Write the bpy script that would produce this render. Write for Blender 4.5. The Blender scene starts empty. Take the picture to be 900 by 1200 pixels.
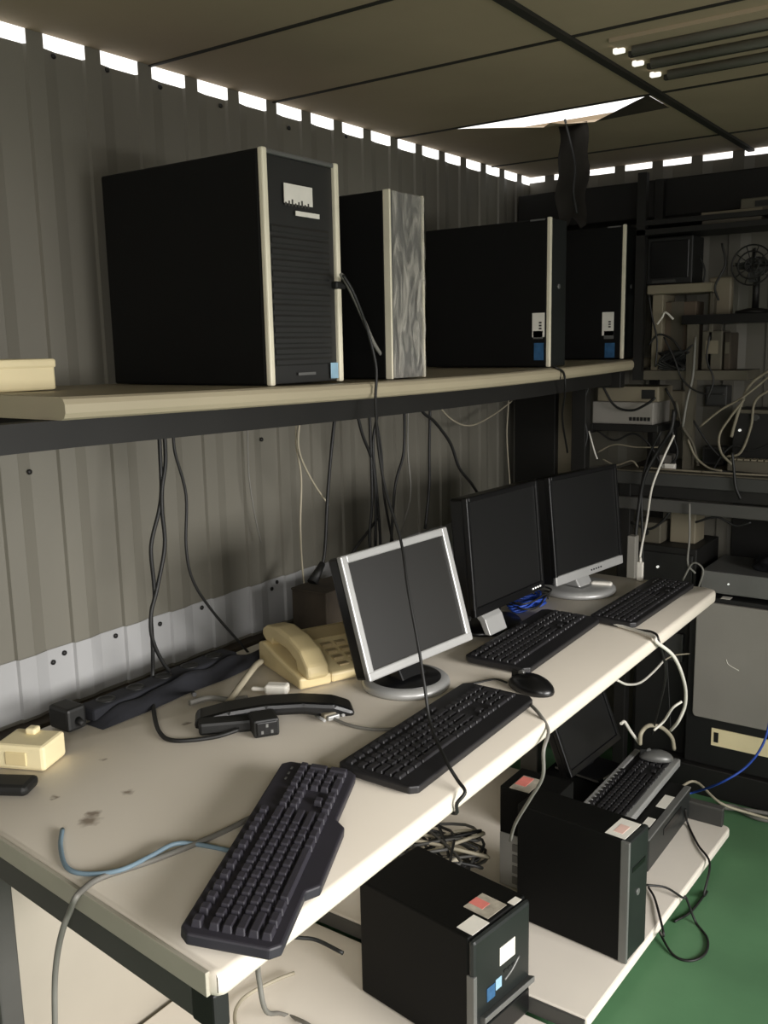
import bpy, bmesh, math, random
from mathutils import Vector, Matrix, Quaternion, noise
random.seed(7)
SC = bpy.context.scene
COL = SC.collection
PI = math.pi
R = math.radians
# ------------------------------------------------------------------ camera
YAW, PITCH, ROLL, FPX = R(35.3787), R(-10.183), R(-1.1448), 1089.0
H = 1.45                                   # eye height; desk top 0.75, ceiling 2.05
fw = Vector((-math.sin(YAW)*math.cos(PITCH), math.cos(YAW)*math.cos(PITCH), math.sin(PITCH)))
r0 = Vector((math.cos(YAW), math.sin(YAW), 0)); u0 = r0.cross(fw)
rt = r0*math.cos(ROLL) + u0*math.sin(ROLL); up = -r0*math.sin(ROLL) + u0*math.cos(ROLL)
EYE = Vector((0, 0, H))
cam = bpy.data.cameras.new('camera'); co = bpy.data.objects.new('camera', cam); COL.objects.link(co)
m3 = Matrix((rt, up, -fw)).transposed()
co.matrix_world = Matrix.Translation(EYE) @ m3.to_4x4()
cam.sensor_fit = 'VERTICAL'; cam.sensor_height = 36.0; cam.lens = 36.0*FPX/1200.0
cam.clip_start = 0.02; cam.clip_end = 60
SC.camera = co
def ray(px, py): return rt*((px-450)/FPX) - up*((py-600)/FPX) + fw
def Z(px, py, z): d = ray(px, py); return EYE + d*((z-H)/d.z)
def X(px, py, x): d = ray(px, py); return EYE + d*(x/d.x)
def Y(px, py, y): d = ray(px, py); return EYE + d*(y/d.y)

# ------------------------------------------------------------------ materials
def lin(c):
    return tuple(((v/255.0)/12.92 if v/255.0 <= 0.04045 else ((v/255.0+0.055)/1.055)**2.4) for v in c)
MATS = {}
def mat(name, rgb, rough=0.6, metal=0.0, var=0.15, scale=6.0, bump=0.0, bscale=60.0, stretch=None, spec=0.5):
    if name in MATS: return MATS[name]
    m = bpy.data.materials.new(name); m.use_nodes = True
    nt = m.node_tree; N = nt.nodes; L = nt.links
    b = N['Principled BSDF']
    c = lin(rgb)
    tc = N.new('ShaderNodeTexCoord')
    src = tc.outputs['Object']
    if stretch:
        mp = N.new('ShaderNodeMapping'); mp.inputs['Scale'].default_value = stretch
        L.new(src, mp.inputs['Vector']); src = mp.outputs['Vector']
    if var > 0:
        nz = N.new('ShaderNodeTexNoise'); nz.inputs['Scale'].default_value = scale; nz.inputs['Detail'].default_value = 5
        L.new(src, nz.inputs['Vector'])
        rp = N.new('ShaderNodeValToRGB')
        rp.color_ramp.elements[0].position = 0.3; rp.color_ramp.elements[1].position = 0.7
        rp.color_ramp.elements[0].color = (*[v*(1-var) for v in c], 1)
        rp.color_ramp.elements[1].color = (*[min(1, v*(1+var)) for v in c], 1)
        L.new(nz.outputs['Fac'], rp.inputs['Fac']); L.new(rp.outputs['Color'], b.inputs['Base Color'])
    else:
        b.inputs['Base Color'].default_value = (*c, 1)
    b.inputs['Roughness'].default_value = rough; b.inputs['Metallic'].default_value = metal
    b.inputs['Specular IOR Level'].default_value = spec
    if bump > 0:
        n2 = N.new('ShaderNodeTexNoise'); n2.inputs['Scale'].default_value = bscale
        L.new(tc.outputs['Object'], n2.inputs['Vector'])
        bp = N.new('ShaderNodeBump'); bp.inputs['Strength'].default_value = bump; bp.inputs['Distance'].default_value = 0.002
        L.new(n2.outputs['Fac'], bp.inputs['Height']); L.new(bp.outputs['Normal'], b.inputs['Normal'])
    MATS[name] = m
    return m
def glow(name, rgb, s):
    m = mat(name, rgb, var=0)
    b = m.node_tree.nodes['Principled BSDF']
    b.inputs['Emission Color'].default_value = (*lin(rgb), 1); b.inputs['Emission Strength'].default_value = s
    return m
M_wall = mat('galvanised_sheet', (112, 109, 99), .5, .0, .10, 3.0, .15, 30, stretch=(1, 1, .25))
M_ceil = mat('ceiling_board', (172, 154, 130), .85, 0, .08, 2.5, .1, 80)
M_floor = mat('green_floor_paint', (84, 124, 88), .55, 0, .16, 3.5, .1, 40)
M_wallin = mat('room_wall_board', (210, 204, 192), .8, 0, .08, 2)
M_groove = mat('dark_joint', (40, 37, 31), .8, 0, .2, 8)
M_darkst = mat('dark_steel', (26, 25, 23), .55, .2, .2, 8)
M_rust = mat('rusty_rail', (62, 54, 44), .8, .1, .4, 9)
M_cream = mat('cream_laminate', (230, 222, 210), .42, 0, .05, 3)
M_shelf = mat('shelf_laminate', (164, 154, 130), .5, 0, .06, 3)
M_edge = mat('desk_end_band', (172, 167, 152), .5, 0, .08, 6)
M_apron = mat('grey_apron', (74, 73, 70), .55, .1, .1, 6)
M_blk = mat('black_case', (8, 8, 7), .6, 0, .15, 9, .08, 200, spec=.18)
M_side = mat('black_case_side', (9, 9, 8), .65, 0, .15, 9, spec=.25)
M_gloss = mat('glossy_black', (12, 12, 13), .32, 0, .1, 6)
M_frontb = mat('dark_front_panel', (30, 33, 32), .4, 0, .15, 9)
M_ridge = mat('ridged_front', (38, 38, 37), .5, 0, .1, 9)
M_rail = mat('pale_metal_rail', (226, 219, 196), .45, 0, .08, 9)
M_silver = mat('silver_plastic', (170, 170, 168), .38, .35, .06, 9)
M_dsilver = mat('dull_silver', (118, 118, 116), .4, .4, .1, 9)
M_screen = mat('screen_panel', (27, 26, 24), .4, 0, .04, 3)
M_screend = mat('dark_screen_panel', (13, 13, 13), .45, 0, .04, 3)
M_white = mat('white_label', (226, 222, 212), .6, 0, .06, 20)
M_pink = mat('pink_print', (222, 128, 118), .6, 0, .15, 20)
M_photo = mat('printed_label', (168, 160, 146), .5, 0, .3, 40)
M_ink = mat('ink', (70, 68, 64), .7, 0, 0)
M_blue = mat('blue_badge', (52, 92, 130), .4, 0, .3, 40)
M_pblue = mat('pale_blue_badge', (150, 185, 205), .4, 0, .15, 30)
M_key = mat('black_keycap', (33, 32, 34), .5, 0, .08, 30)
M_keyn = mat('slate_keycap', (47, 45, 52), .5, 0, .08, 30)
M_kbb = mat('black_keyboard_body', (24, 23, 25), .5, 0, .1, 12)
M_kbn = mat('slate_keyboard_body', (40, 38, 45), .55, 0, .1, 12)
M_phone = mat('cream_phone_plastic', (214, 196, 150), .45, 0, .08, 9)
M_phoned = mat('aged_phone_plastic', (168, 150, 112), .5, 0, .1, 9)
M_ivory = mat('ivory_plastic', (232, 218, 176), .5, 0, .06, 9)
M_cblk = mat('black_rubber', (20, 20, 19), .55, 0, .1, 20)
M_cgry = mat('grey_cable', (118, 116, 110), .55, 0, .1, 20)
M_cwht = mat('white_cable', (214, 210, 200), .5, 0, .06, 20)
M_cdim = mat('beige_cable', (166, 158, 138), .55, 0, .08, 20)
M_cblu = mat('blue_cable', (36, 70, 158), .5, 0, .1, 20)
M_cslt = mat('slate_blue_cable', (116, 138, 152), .5, 0, .1, 20)
M_beige = mat('beige_plastic', (122, 114, 96), .6, 0, .1, 9)
M_dbeige = mat('dusty_beige', (84, 79, 67), .7, 0, .15, 9)
M_brown = mat('brown_carton', (92, 80, 66), .8, 0, .15, 9)
M_greyp = mat('grey_door_panel', (138, 134, 127), .55, 0, .06, 5)
M_navy = mat('navy_cloth', (22, 23, 29), .9, 0, .2, 14, .3, 90)
M_dgrey = mat('dark_grey_metal', (66, 66, 64), .5, .3, .12, 9)
M_tube = mat('lamp_tube', (120, 118, 110), .4, 0, .05, 9)
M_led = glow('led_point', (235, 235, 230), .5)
M_tip = glow('daylight_glint_glow', (255, 250, 235), 1.1)

# clear film
def film_mat():
    m = bpy.data.materials.new('crumpled_clear_film'); m.use_nodes = True
    nt = m.node_tree; N = nt.nodes; L = nt.links; b = N['Principled BSDF']
    tc = N.new('ShaderNodeTexCoord'); mp = N.new('ShaderNodeMapping'); mp.inputs['Scale'].default_value = (3, 9, 2.2)
    mp.inputs['Rotation'].default_value = (R(14), 0, 0)
    nz = N.new('ShaderNodeTexNoise'); nz.inputs['Scale'].default_value = 3.0; nz.inputs['Detail'].default_value = 7; nz.inputs['Distortion'].default_value = 2.6
    L.new(tc.outputs['Object'], mp.inputs['Vector']); L.new(mp.outputs['Vector'], nz.inputs['Vector'])
    rp = N.new('ShaderNodeValToRGB'); rp.color_ramp.elements[0].position = .42; rp.color_ramp.elements[1].position = .72
    rp.color_ramp.elements[0].color = (.12, .12, .12, 1); rp.color_ramp.elements[1].color = (.85, .85, .85, 1)
    L.new(nz.outputs['Fac'], rp.inputs['Fac']); L.new(rp.outputs['Color'], b.inputs['Alpha'])
    b.inputs['Base Color'].default_value = (*lin((190, 186, 176)), 1); b.inputs['Roughness'].default_value = .25
    return m
M_film = film_mat()
# stained desk laminate
def desk_mat():
    m = bpy.data.materials.new('stained_cream_laminate'); m.use_nodes = True
    nt = m.node_tree; N = nt.nodes; L = nt.links; b = N['Principled BSDF']
    tc = N.new('ShaderNodeTexCoord')
    nz = N.new('ShaderNodeTexNoise'); nz.inputs['Scale'].default_value = 2.6; nz.inputs['Detail'].default_value = 6
    L.new(tc.outputs['Object'], nz.inputs['Vector'])
    rp = N.new('ShaderNodeValToRGB')
    rp.color_ramp.elements[0].color = (*lin((208, 199, 184)), 1); rp.color_ramp.elements[1].color = (*lin((222, 214, 200)), 1)
    L.new(nz.outputs['Fac'], rp.inputs['Fac'])
    cur = rp.outputs['Color']
    nw = N.new('ShaderNodeTexNoise'); nw.inputs['Scale'].default_value = 60
    L.new(tc.outputs['Object'], nw.inputs['Vector'])
    ws = N.new('ShaderNodeVectorMath'); ws.operation = 'SCALE'; ws.inputs['Scale'].default_value = 0.022
    L.new(nw.outputs['Color'], ws.inputs[0])
    wa = N.new('ShaderNodeVectorMath'); wa.operation = 'ADD'; L.new(tc.outputs['Object'], wa.inputs[0]); L.new(ws.outputs['Vector'], wa.inputs[1])
    for px, py, rad in ((104, 962, .013), (110, 954, .008), (150, 928, .008), (62, 935, .006), (120, 890, .005), (218, 848, .006)):
        p = Z(px, py, .75)
        d = N.new('ShaderNodeVectorMath'); d.operation = 'DISTANCE'; d.inputs[1].default_value = (p.x+.011, p.y+.011, .761)
        L.new(wa.outputs['Vector'], d.inputs[0])
        mr = N.new('ShaderNodeMapRange'); mr.inputs['From Min'].default_value = rad*.5; mr.inputs['From Max'].default_value = rad*1.5
        mr.inputs['To Min'].default_value = .75; mr.inputs['To Max'].default_value = 0
        L.new(d.outputs['Value'], mr.inputs['Value'])
        mx = N.new('ShaderNodeMix'); mx.data_type = 'RGBA'
        L.new(mr.outputs['Result'], mx.inputs['Factor']); L.new(cur, mx.inputs['A']); mx.inputs['B'].default_value = (*lin((92, 72, 52)), 1)
        cur = mx.outputs['Result']
    L.new(cur, b.inputs['Base Color']); b.inputs['Roughness'].default_value = .42
    return m
M_desk = desk_mat()

# ------------------------------------------------------------------ mesh builder
class MB:
    def __init__(s): s.bm = bmesh.new()
    def _merge(s, b2, M=None, smooth=False):
        me = bpy.data.meshes.new('tmp')
        if M is not None: b2.transform(M)
        if smooth:
            for f in b2.faces: f.smooth = True
        b2.to_mesh(me); b2.free(); s.bm.from_mesh(me); bpy.data.meshes.remove(me)
    def box(s, x0, x1, y0, y1, z0, z1, bev=0.0, seg=2, M=None, smooth=False):
        b = bmesh.new(); bmesh.ops.create_cube(b, size=1.0)
        bmesh.ops.scale(b, vec=(abs(x1-x0), abs(y1-y0), abs(z1-z0)), verts=b.verts)
        bmesh.ops.translate(b, vec=((x0+x1)/2, (y0+y1)/2, (z0+z1)/2), verts=b.verts)
        if bev > 0: bmesh.ops.bevel(b, geom=list(b.edges), offset=bev, segments=seg, affect='EDGES', profile=.5)
        s._merge(b, M, smooth); return s
    def cyl(s, p0, p1, r0, r1=None, n=20, cap=True):
        p0 = Vector(p0); p1 = Vector(p1); d = p1-p0; r1 = r0 if r1 is None else r1
        b = bmesh.new(); bmesh.ops.create_cone(b, cap_ends=cap, segments=n, radius1=r0, radius2=r1, depth=d.length)
        for f in b.faces: f.smooth = len(f.verts) == 4
        q = Vector((0, 0, 1)).rotation_difference(d.normalized())
        s._merge(b, Matrix.Translation((p0+p1)/2) @ q.to_matrix().to_4x4()); return s
    def lathe(s, prof, n=40, M=None, sx=1, sy=1):
        b = bmesh.new(); rings = []
        for r, z in prof:
            rings.append([b.verts.new((r*sx*math.cos(2*PI*i/n), r*sy*math.sin(2*PI*i/n), z)) for i in range(n)])
        for a, c in zip(rings, rings[1:]):
            for i in range(n): b.faces.new((a[i], a[(i+1) % n], c[(i+1) % n], c[i])).smooth = True
        if prof[0][0] > 1e-6: b.faces.new(rings[0][::-1])
        if prof[-1][0] > 1e-6: b.faces.new(rings[-1])
        bmesh.ops.remove_doubles(b, verts=b.verts, dist=1e-6)
        s._merge(b, M); return s
    def prism(s, pts, axis, a0, a1, bev=0.0, M=None, smooth=False):
        # pts 2D outline, extruded along axis ('x','y','z') from a0 to a1
        def v(p, a):
            return {'x': (a, p[0], p[1]), 'y': (p[0], a, p[1]), 'z': (p[0], p[1], a)}[axis]
        b = bmesh.new()
        A = [b.verts.new(v(p, a0)) for p in pts]; B = [b.verts.new(v(p, a1)) for p in pts]
        b.faces.new(A); b.faces.new(B[::-1])
        for i in range(len(pts)):
            j = (i+1) % len(pts); b.faces.new((A[i], B[i], B[j], A[j]))
        bmesh.ops.recalc_face_normals(b, faces=b.faces)
        if bev > 0: bmesh.ops.bevel(b, geom=list(b.edges), offset=bev, segments=2, affect='EDGES', profile=.5)
        s._merge(b, M, smooth); return s
    def quad(s, pts):
        b = bmesh.new(); b.faces.new([b.verts.new(p) for p in pts]); s._merge(b); return s
    def tube(s, pts, r, n=8, closed=False, res=5, smooth=True):
        P = spline(pts, res) if smooth and len(pts) > 2 else [Vector(p) for p in pts]
        b = bmesh.new(); rings = []; T0 = None; Nv = None
        for i, p in enumerate(P):
            t = (P[min(i+1, len(P)-1)] - P[max(i-1, 0)])
            if t.length < 1e-9: continue
            t.normalize()
            if Nv is None:
                Nv = t.orthogonal().normalized()
            else:
                Nv = (T0.rotation_difference(t)) @ Nv
                Nv = (Nv - t*Nv.dot(t)).normalized()
            T0 = t; Bv = t.cross(Nv)
            rings.append([b.verts.new(p + (Nv*math.cos(2*PI*k/n) + Bv*math.sin(2*PI*k/n))*r) for k in range(n)])
        for a, c in zip(rings, rings[1:]):
            for k in range(n): b.faces.new((a[k], a[(k+1) % n], c[(k+1) % n], c[k])).smooth = True
        b.faces.new(rings[0][::-1]); b.faces.new(rings[-1])
        s._merge(b); return s
    def mesh(s, name):
        bmesh.ops.recalc_face_normals(s.bm, faces=s.bm.faces)
        me = bpy.data.meshes.new(name); s.bm.to_mesh(me); s.bm.free(); return me
def spline(pts, res=5):
    P = [Vector(p) for p in pts]; out = []
    Q = [P[0]*2-P[1]] + P + [P[-1]*2-P[-2]]
    for i in range(1, len(Q)-2):
        a, b, c, d = Q[i-1:i+3]
        for k in range(res):
            t = k/res
            out.append(.5*((2*b)+(c-a)*t+(2*a-5*b+4*c-d)*t*t+(3*b-a-3*c+d)*t**3))
    out.append(P[-1]); return out

def link(name, me, m, parent=None, loc=(0, 0, 0), rot=(0, 0, 0)):
    o = bpy.data.objects.new(name, me); COL.objects.link(o)
    if m and not me.materials: me.materials.append(m)
    o.location = loc; o.rotation_euler = rot
    if parent: o.parent = parent
    return o
def tag(o, label, cat, group=None):
    o['label'] = label; o['category'] = cat
    if group: o['group'] = group
    return o
def thing(name, label, cat, loc=(0, 0, 0), rot=(0, 0, 0), group=None):
    o = bpy.data.objects.new(name, None); COL.objects.link(o); o.empty_display_size = .05
    o.location = loc; o.rotation_euler = rot
    return tag(o, label, cat, group)
def part(name, mb, m, parent, label=None, loc=(0, 0, 0), rot=(0, 0, 0)):
    o = link(name, mb.mesh(name) if isinstance(mb, MB) else mb, m, parent, loc, rot)
    if label: o['label'] = label
    return o
def wpart(name, mb, m, parent, label=None):
    """mesh built in world coordinates under an unrotated thing"""
    o = part(name, mb, m, parent, label)
    root = parent
    off = Vector((0, 0, 0))
    while root: off += root.location; root = root.parent
    o.data.transform(Matrix.Translation(-off)); return o
def single(name, mb, m, label, cat, group=None):
    me = mb.mesh(name)
    lo = Vector((min(v.co.x for v in me.vertices), min(v.co.y for v in me.vertices), min(v.co.z for v in me.vertices)))
    hi = Vector((max(v.co.x for v in me.vertices), max(v.co.y for v in me.vertices), max(v.co.z for v in me.vertices)))
    c = Vector(((lo.x+hi.x)/2, (lo.y+hi.y)/2, lo.z))
    me.transform(Matrix.Translation(-c))
    return tag(link(name, me, m, None, c), label, cat, group)
def struct(name, mb, m):
    o = link(name, mb.mesh(name), m); o['kind'] = 'structure'; return o
def cable(name, label, pts, r, m, group=None, res=6, cat='cable'):
    return single(name, MB().tube(pts, r, 8, res=res), m, label, cat, group)

# ------------------------------------------------------------------ room shell
WX, BY, CZ = -1.635, 3.28, 2.05
XR, YF = 1.05, -1.3
struct('floor', MB().box(WX-.05, XR+.05, YF-.05, BY+.05, -.06, 0), M_floor)
# corrugated sheets: pans at the outer plane, narrow ribs pressed inwards
PITCHW, RIB, SL, DEP = .134, .026, .005, .007
ZPAN, ZRIB = 2.024, 2.058
def corrugated(axis, start, a0, a1, base, sign):
    """profile list (a, offset, ztop)"""
    prof = []
    k0 = math.floor((a0-start)/PITCHW)-1
    k = k0
    while start+k*PITCHW < a1+PITCHW:
        c = start+k*PITCHW                 # rib centre
        prof += [(c-.022, 0, ZPAN), (c-.019, DEP, ZRIB), (c+.019, DEP, ZRIB), (c+.021, DEP*.9, ZPAN), (c+.050, 0, ZPAN)]
        k += 1
    prof = [p for p in prof if a0 <= p[0] <= a1]
    prof = [(a0, 0, ZPAN)] + prof + [(a1, 0, ZPAN)]
    b = MB()
    for p, q in zip(prof, prof[1:]):
        def v(pp, z):
            o = base + sign*pp[1]
            return (o, pp[0], z) if axis == 'y' else (pp[0], o, z)
        zt = min(p[2], q[2]) if p[2] != q[2] else p[2]
        b.quad([v(p, 0), v(q, 0), v(q, zt), v(p, zt)])
    bmesh.ops.remove_doubles(b.bm, verts=b.bm.verts, dist=1e-5)
    return b
wl = struct('wall_left', corrugated('y', 1.309, YF, BY+.02, WX, 1), M_wall)
ZPAN = 2.031
wb = struct('wall_back', corrugated('x', -1.55, WX, XR, BY, -1), M_wall)
sm = MB().lathe([(.0055, 0), (.0055, .002), (.003, .004), (0, .0045)], 10).mesh('screw')
sm.materials.append(M_darkst)
for (px, py) in [(34, 553), (33, 780), (62, 776), (75, 765), (135, 745), (187, 731), (236, 712), (298, 691), (318, 690), (324, 682), (306, 515), (62, 66), (125, 82), (187, 102), (258, 124), (338, 150), (405, 160)]:
    p = X(px, py, WX+.004)
    link('screw', sm, None, wl, (WX+.005, p.y, p.z), (0, PI/2, 0))
# other two walls, with the open doorway the daylight comes through
d0, d1, dz = -.4, 2.1, 1.50
struct('wall_right', MB().box(XR, XR+.04, YF, d0, 0, CZ).box(XR, XR+.04, d1, BY, 0, CZ).box(XR, XR+.04, d0, d1, dz, CZ), M_wallin)
struct('wall_front', MB().box(WX, XR, YF-.04, YF, 0, CZ), M_wallin)
# ceiling with a torn opening
hx0, hx1, hy0, hy1 = -1.46, -.87, 2.395, 2.56
cx = [WX+.0078, hx0, hx1, XR+.04]; cy = [YF-.04, hy0, hy1, BY-.0078]
cb = MB()
for i in range(3):
    for j in range(3):
        if i == 1 and j == 1: continue
        cb.box(cx[i], cx[i+1], cy[j], cy[j+1], CZ, CZ+.012)
struct('ceiling', cb, M_ceil)
fl = MB()   # the torn edge: two sagging flaps leave a sliver of daylight
fl.quad([(hx0, hy1, CZ), (hx0, hy0, CZ), (-1.40, hy0+.006, CZ-.004), (-1.20, 2.492, CZ-.014), (-1.195, hy1, CZ)])
fl.quad([(-1.195, hy1, CZ), (-1.20, 2.492, CZ-.014), (-1.17, 2.47, CZ-.01), (-1.14, 2.49, CZ-.014), (-1.06, 2.515, CZ-.016), (-1.05, hy1, CZ)])
struct('trim_1', fl, M_ceil)
fl2 = MB().quad([(-1.05, hy1, CZ), (-1.06, 2.515, CZ-.016), (-1.02, 2.47, CZ-.02), (-.90, hy0+.004, CZ-.008), (hx1, hy0, CZ-.001), (hx1, hy1, CZ)])
struct('trim_2', fl2, M_rust)
n = 3
for yy in (1.459, 1.853, 2.392, 2.98):
    struct('trim_%d' % n, MB().box(WX+.006, XR, yy-.0045, yy+.0045, CZ-.003, CZ), M_groove); n += 1
struct('trim_%d' % n, MB().box(-.852, -.832, YF, BY, CZ-.008, CZ), M_groove); n += 1
# lower lapped sheet, paler with painted-in desk bounce light, screwed over the foot of the wall
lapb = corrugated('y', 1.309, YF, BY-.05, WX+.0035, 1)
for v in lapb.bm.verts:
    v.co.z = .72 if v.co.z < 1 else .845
struct('trim_%d' % n, lapb, mat('bounce_lit_lap_sheet', (162, 162, 162), .45, 0, .10, 3.0, .15, 30, stretch=(1, 1, .25))); n += 1
# rusty rail along the foot of the sheet behind the desk
struct('trim_%d' % n, MB().box(WX, -1.595, YF, BY, .66, .712, .003), M_rust); n += 1
# dark header beam under the back slits
struct('trim_%d' % n, MB().box(-1.60, XR, 3.12, 3.25, 1.845, 1.965, .004), M_darkst); n += 1
# corner column under the shelf end
struct('trim_%d' % n, MB().box(Y(653, 500, 3.14).x, Y(671, 500, 3.14).x, 3.14, 3.25, 0, 1.33, .003), M_beige); n += 1

# torn-open ceiling light fitting with three tubes
fx = thing('ceiling_light', 'grey unlit three-tube ceiling light fitting at top right', 'light', (-.45, 2.08, CZ-.002))
part('frame', MB().box(-.33, .55, -.165, .165, -.006, .002), M_ceil, fx)
for dy in (-.11, 0, .11):
    part('lamp_tube', MB().cyl((-.30, dy, -.014), (.53, dy, -.014), .010), M_tube, fx)
    part('reflector', MB().box(-.32, .54, dy+.026, dy+.040, -.016, -.004), M_groove, fx)
    part('glint_end_cap', MB().box(-.342, -.318, dy-.006, dy+.008, -.014, -.003, .003), M_tip, fx, 'tube end cap glowing for a daylight glint')  # tubes are unlit; the caps glow in place of daylight glints

# ------------------------------------------------------------------ workbench
DX0, DX1, DY0, DY1, DZ = -1.50, -.708, .655, 2.633, .75
dk = thing('workbench', 'long cream laminate workbench standing along the corrugated wall', 'desk', ((DX0+DX1)/2, 1.64, 0))
# rounded front and far corner, board 3 cm thick
tb = MB(); b = bmesh.new(); outl = [(DX0, DY0+.072), (DX1-.012, DY0-.001), (DX1, DY0+.008)]
cr = .035
for k in range(7):
    a = k/6*PI/2; outl.append((DX1-cr+cr*math.cos(a), DY1-cr+cr*math.sin(a)))
outl.append((DX0, DY1))
prof = [(0, -.006), (.004, -.0015), (.010, 0)]
tb.prism(outl, 'z', DZ-.034, DZ, .008)
top = wpart('desk_top', tb, M_desk, dk)
for f in top.data.polygons: f.use_smooth = True
top.data.transform(Matrix.Identity(4))
# keep the material's stain positions in world space
M_off = -Vector(dk.location)
for nd in M_desk.node_tree.nodes:
    if nd.type == 'VECT_MATH' and nd.operation == 'DISTANCE':
        v = nd.inputs[1].default_value; nd.inputs[1].default_value = (v[0]+M_off.x, v[1]+M_off.y, v[2]+M_off.z)
EA = math.atan2(-.073, DX1-DX0)
ME = Matrix.Translation((DX0, DY0+.072, 0)) @ Matrix.Rotation(EA, 4, 'Z')
EL = math.hypot(DX1-DX0, .073)
wpart('end_band', MB().box(0, EL-.016, -.005, .001, DZ-.032, DZ-.001, .001, M=ME), M_edge, dk, 'grey beige end band')
wpart('apron', MB().box(0, EL-.055, .003, .024, DZ-.082, DZ-.034, .003, M=ME), M_apron, dk, 'dark grey metal end rail')
wpart('apron_cap', MB().box(EL-.057, EL-.014, .0025, .026, DZ-.084, DZ-.034, .003, M=ME), M_cblk, dk, 'black plastic rail cap')
wpart('front_rail', MB().box(-.80, -.77, DY0+.05, DY1-.05, DZ-.075, DZ-.034, .003), M_apron, dk)
wpart('back_panel', MB().box(-1.49, -1.475, DY0+.02, DY1-.05, .005, DZ-.034), mat('cream_panel', (166, 159, 146), .5, 0, .06, 3), dk, 'cream modesty panel')
wpart('leg', MB().box(-1.34, -1.278, DY0+.06, DY0+.10, .0345, DZ-.034, .004), M_apron, dk)
wpart('leg', MB().box(-1.26, -1.20, DY1-.14, DY1-.10, .108, DZ-.034, .004), M_apron, dk)

# the two boards of the low plinth shelf
ls = thing('low_shelf', 'cream low shelf board near the floor, under two towers', 'shelf', (-1.05, 2.1, 0))
LZ = .07
lo = [(-1.46, 1.62), (-.660, 1.62)]
for k in range(5):
    a = k/4*PI/2; lo.append((-.628-.02+.02*math.cos(a), 2.575-.02+.02*math.sin(a)))
lo.append((-1.46, 2.575))
wpart('board', MB().prism(lo, 'z', LZ-.025, LZ, .005), M_cream, ls)
wpart('end_rail', MB().box(-1.44, -.665, 1.612, 1.619, LZ-.035, LZ-.002), M_apron, ls, 'dark grey end strip')
for y in (1.70, 2.48): wpart('foot', MB().box(-1.4, -.72, y, y+.04, 0, LZ-.025), M_apron, ls)
l2 = thing('low_shelf', 'cream low shelf board nearest the camera, under the front tower', 'shelf', (-1.05, 1.1, 0))
wpart('board', MB().box(-1.46, -.68, .69, 1.605, .012, .034, .004), M_cream, l2)
for y in (.80, 1.4): wpart('foot', MB().box(-1.4, -.74, y, y+.04, 0, .012), M_apron, l2)

# ------------------------------------------------------------------ wall shelf (sagging in the middle)
SY0, SY1, SX0, SX1 = .785, 3.115, -1.605, -1.085
def sag(y): return 1.389 - .014*math.sin(PI*max(0, min(1, (y-SY0)/(SY1-SY0))))**1.0 + .002*(y-SY0)/(SY1-SY0)
sh = thing('wall_shelf', 'long cream shelf sagging above the workbench', 'shelf', (-1.35, 1.95, 1.36))
b = MB()
NS = 24
ring = [(SX0, 0), (SX1-.010, 0), (SX1-.004, -.003), (SX1, -.010), (SX1, -.022), (SX1-.004, -.029), (SX1-.010, -.032), (SX0, -.032)]
prev = None; bb = bmesh.new(); rings = []
for i in range(NS+1):
    y = SY0+(SY1-SY0)*i/NS
    rings.append([bb.verts.new((x, y, sag(y)+z)) for x, z in ring])
for a, c in zip(rings, rings[1:]):
    for k in range(len(ring)):
        bb.faces.new((a[k], c[k], c[(k+1) % len(ring)], a[(k+1) % len(ring)]))
bb.faces.new(rings[0]); bb.faces.new(rings[-1][::-1])
b._merge(bb)
wpart('shelf_board', b, M_shelf, sh)
b = MB(); bb = bmesh.new(); rings = []
for i in range(NS+1):
    y = SY0-.25+(SY1-.3-SY0+.25)*i/NS; zz = sag(y)-.0325
    rings.append([bb.verts.new((x, y, zz+z)) for x, z in [(-1.115, 0), (-1.115, -.040), (-1.145, -.040), (-1.145, 0)]])
for a, c in zip(rings, rings[1:]):
    for k in range(4): bb.faces.new((a[k], c[k], c[(k+1) % 4], a[(k+1) % 4]))
bb.faces.new(rings[0]); bb.faces.new(rings[-1][::-1]); b._merge(bb)
wpart('support_beam', b, M_darkst, sh, 'dark perforated steel beam')
for y in (1.0, 2.0, 2.75):
    wpart('bracket', MB().prism([(-1.61, sag(y)-.033), (-1.15, sag(y)-.033), (-1.15, sag(y)-.055), (-1.61, sag(y)-.07)], 'y', y, y+.02), M_darkst, sh)
wpart('joint_strip', MB().box(SX1-.001, SX1+.001, 2.372, 2.376, sag(2.374)-.03, sag(2.374)-.002), M_groove, sh)
cxa = Y(654, 180, 2.52).x; cxb = Y(689, 180, 2.52).x
zlo = Y(670, 262, 2.52).z
b = MB(); bb = bmesh.new(); gr = []
for k in range(15):
    f_ = k/14; z_ = CZ-.012-f_*(CZ-.012-zlo)
    row = []
    for i_ in range(7):
        u_ = i_/6
        row.append(bb.verts.new((cxa+(cxb-cxa)*u_+.004*math.sin(k*1.1), 2.52+.010*math.sin(u_*5+k*.5), z_-(.018*math.sin(u_*9) if k == 14 else 0))))
    gr.append(row)
for k in range(14):
    for i_ in range(6): bb.faces.new((gr[k][i_], gr[k][i_+1], gr[k+1][i_+1], gr[k+1][i_])).smooth = True
bmesh.ops.solidify(bb, geom=list(bb.faces), thickness=.003)
b._merge(bb)
single('hanging_sheet', b, mat('dark_torn_sheet', (50, 46, 40), .85, 0, .25, 12), 'dark torn strip hanging from the hole in the ceiling', 'sheet')
cable('hanging_wire', 'black wire dangling with the torn strip below the ceiling hole', [Y(662, 140, 2.50), Y(668, 165, 2.50), Y(674, 195, 2.50), Y(672, 225, 2.50), Y(676, 250, 2.50)], .0035, M_cblk)
po = thing('shelf_post', 'dark steel post holding the far end of the shelf', 'post', (-1.25, 2.90, 0))
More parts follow.
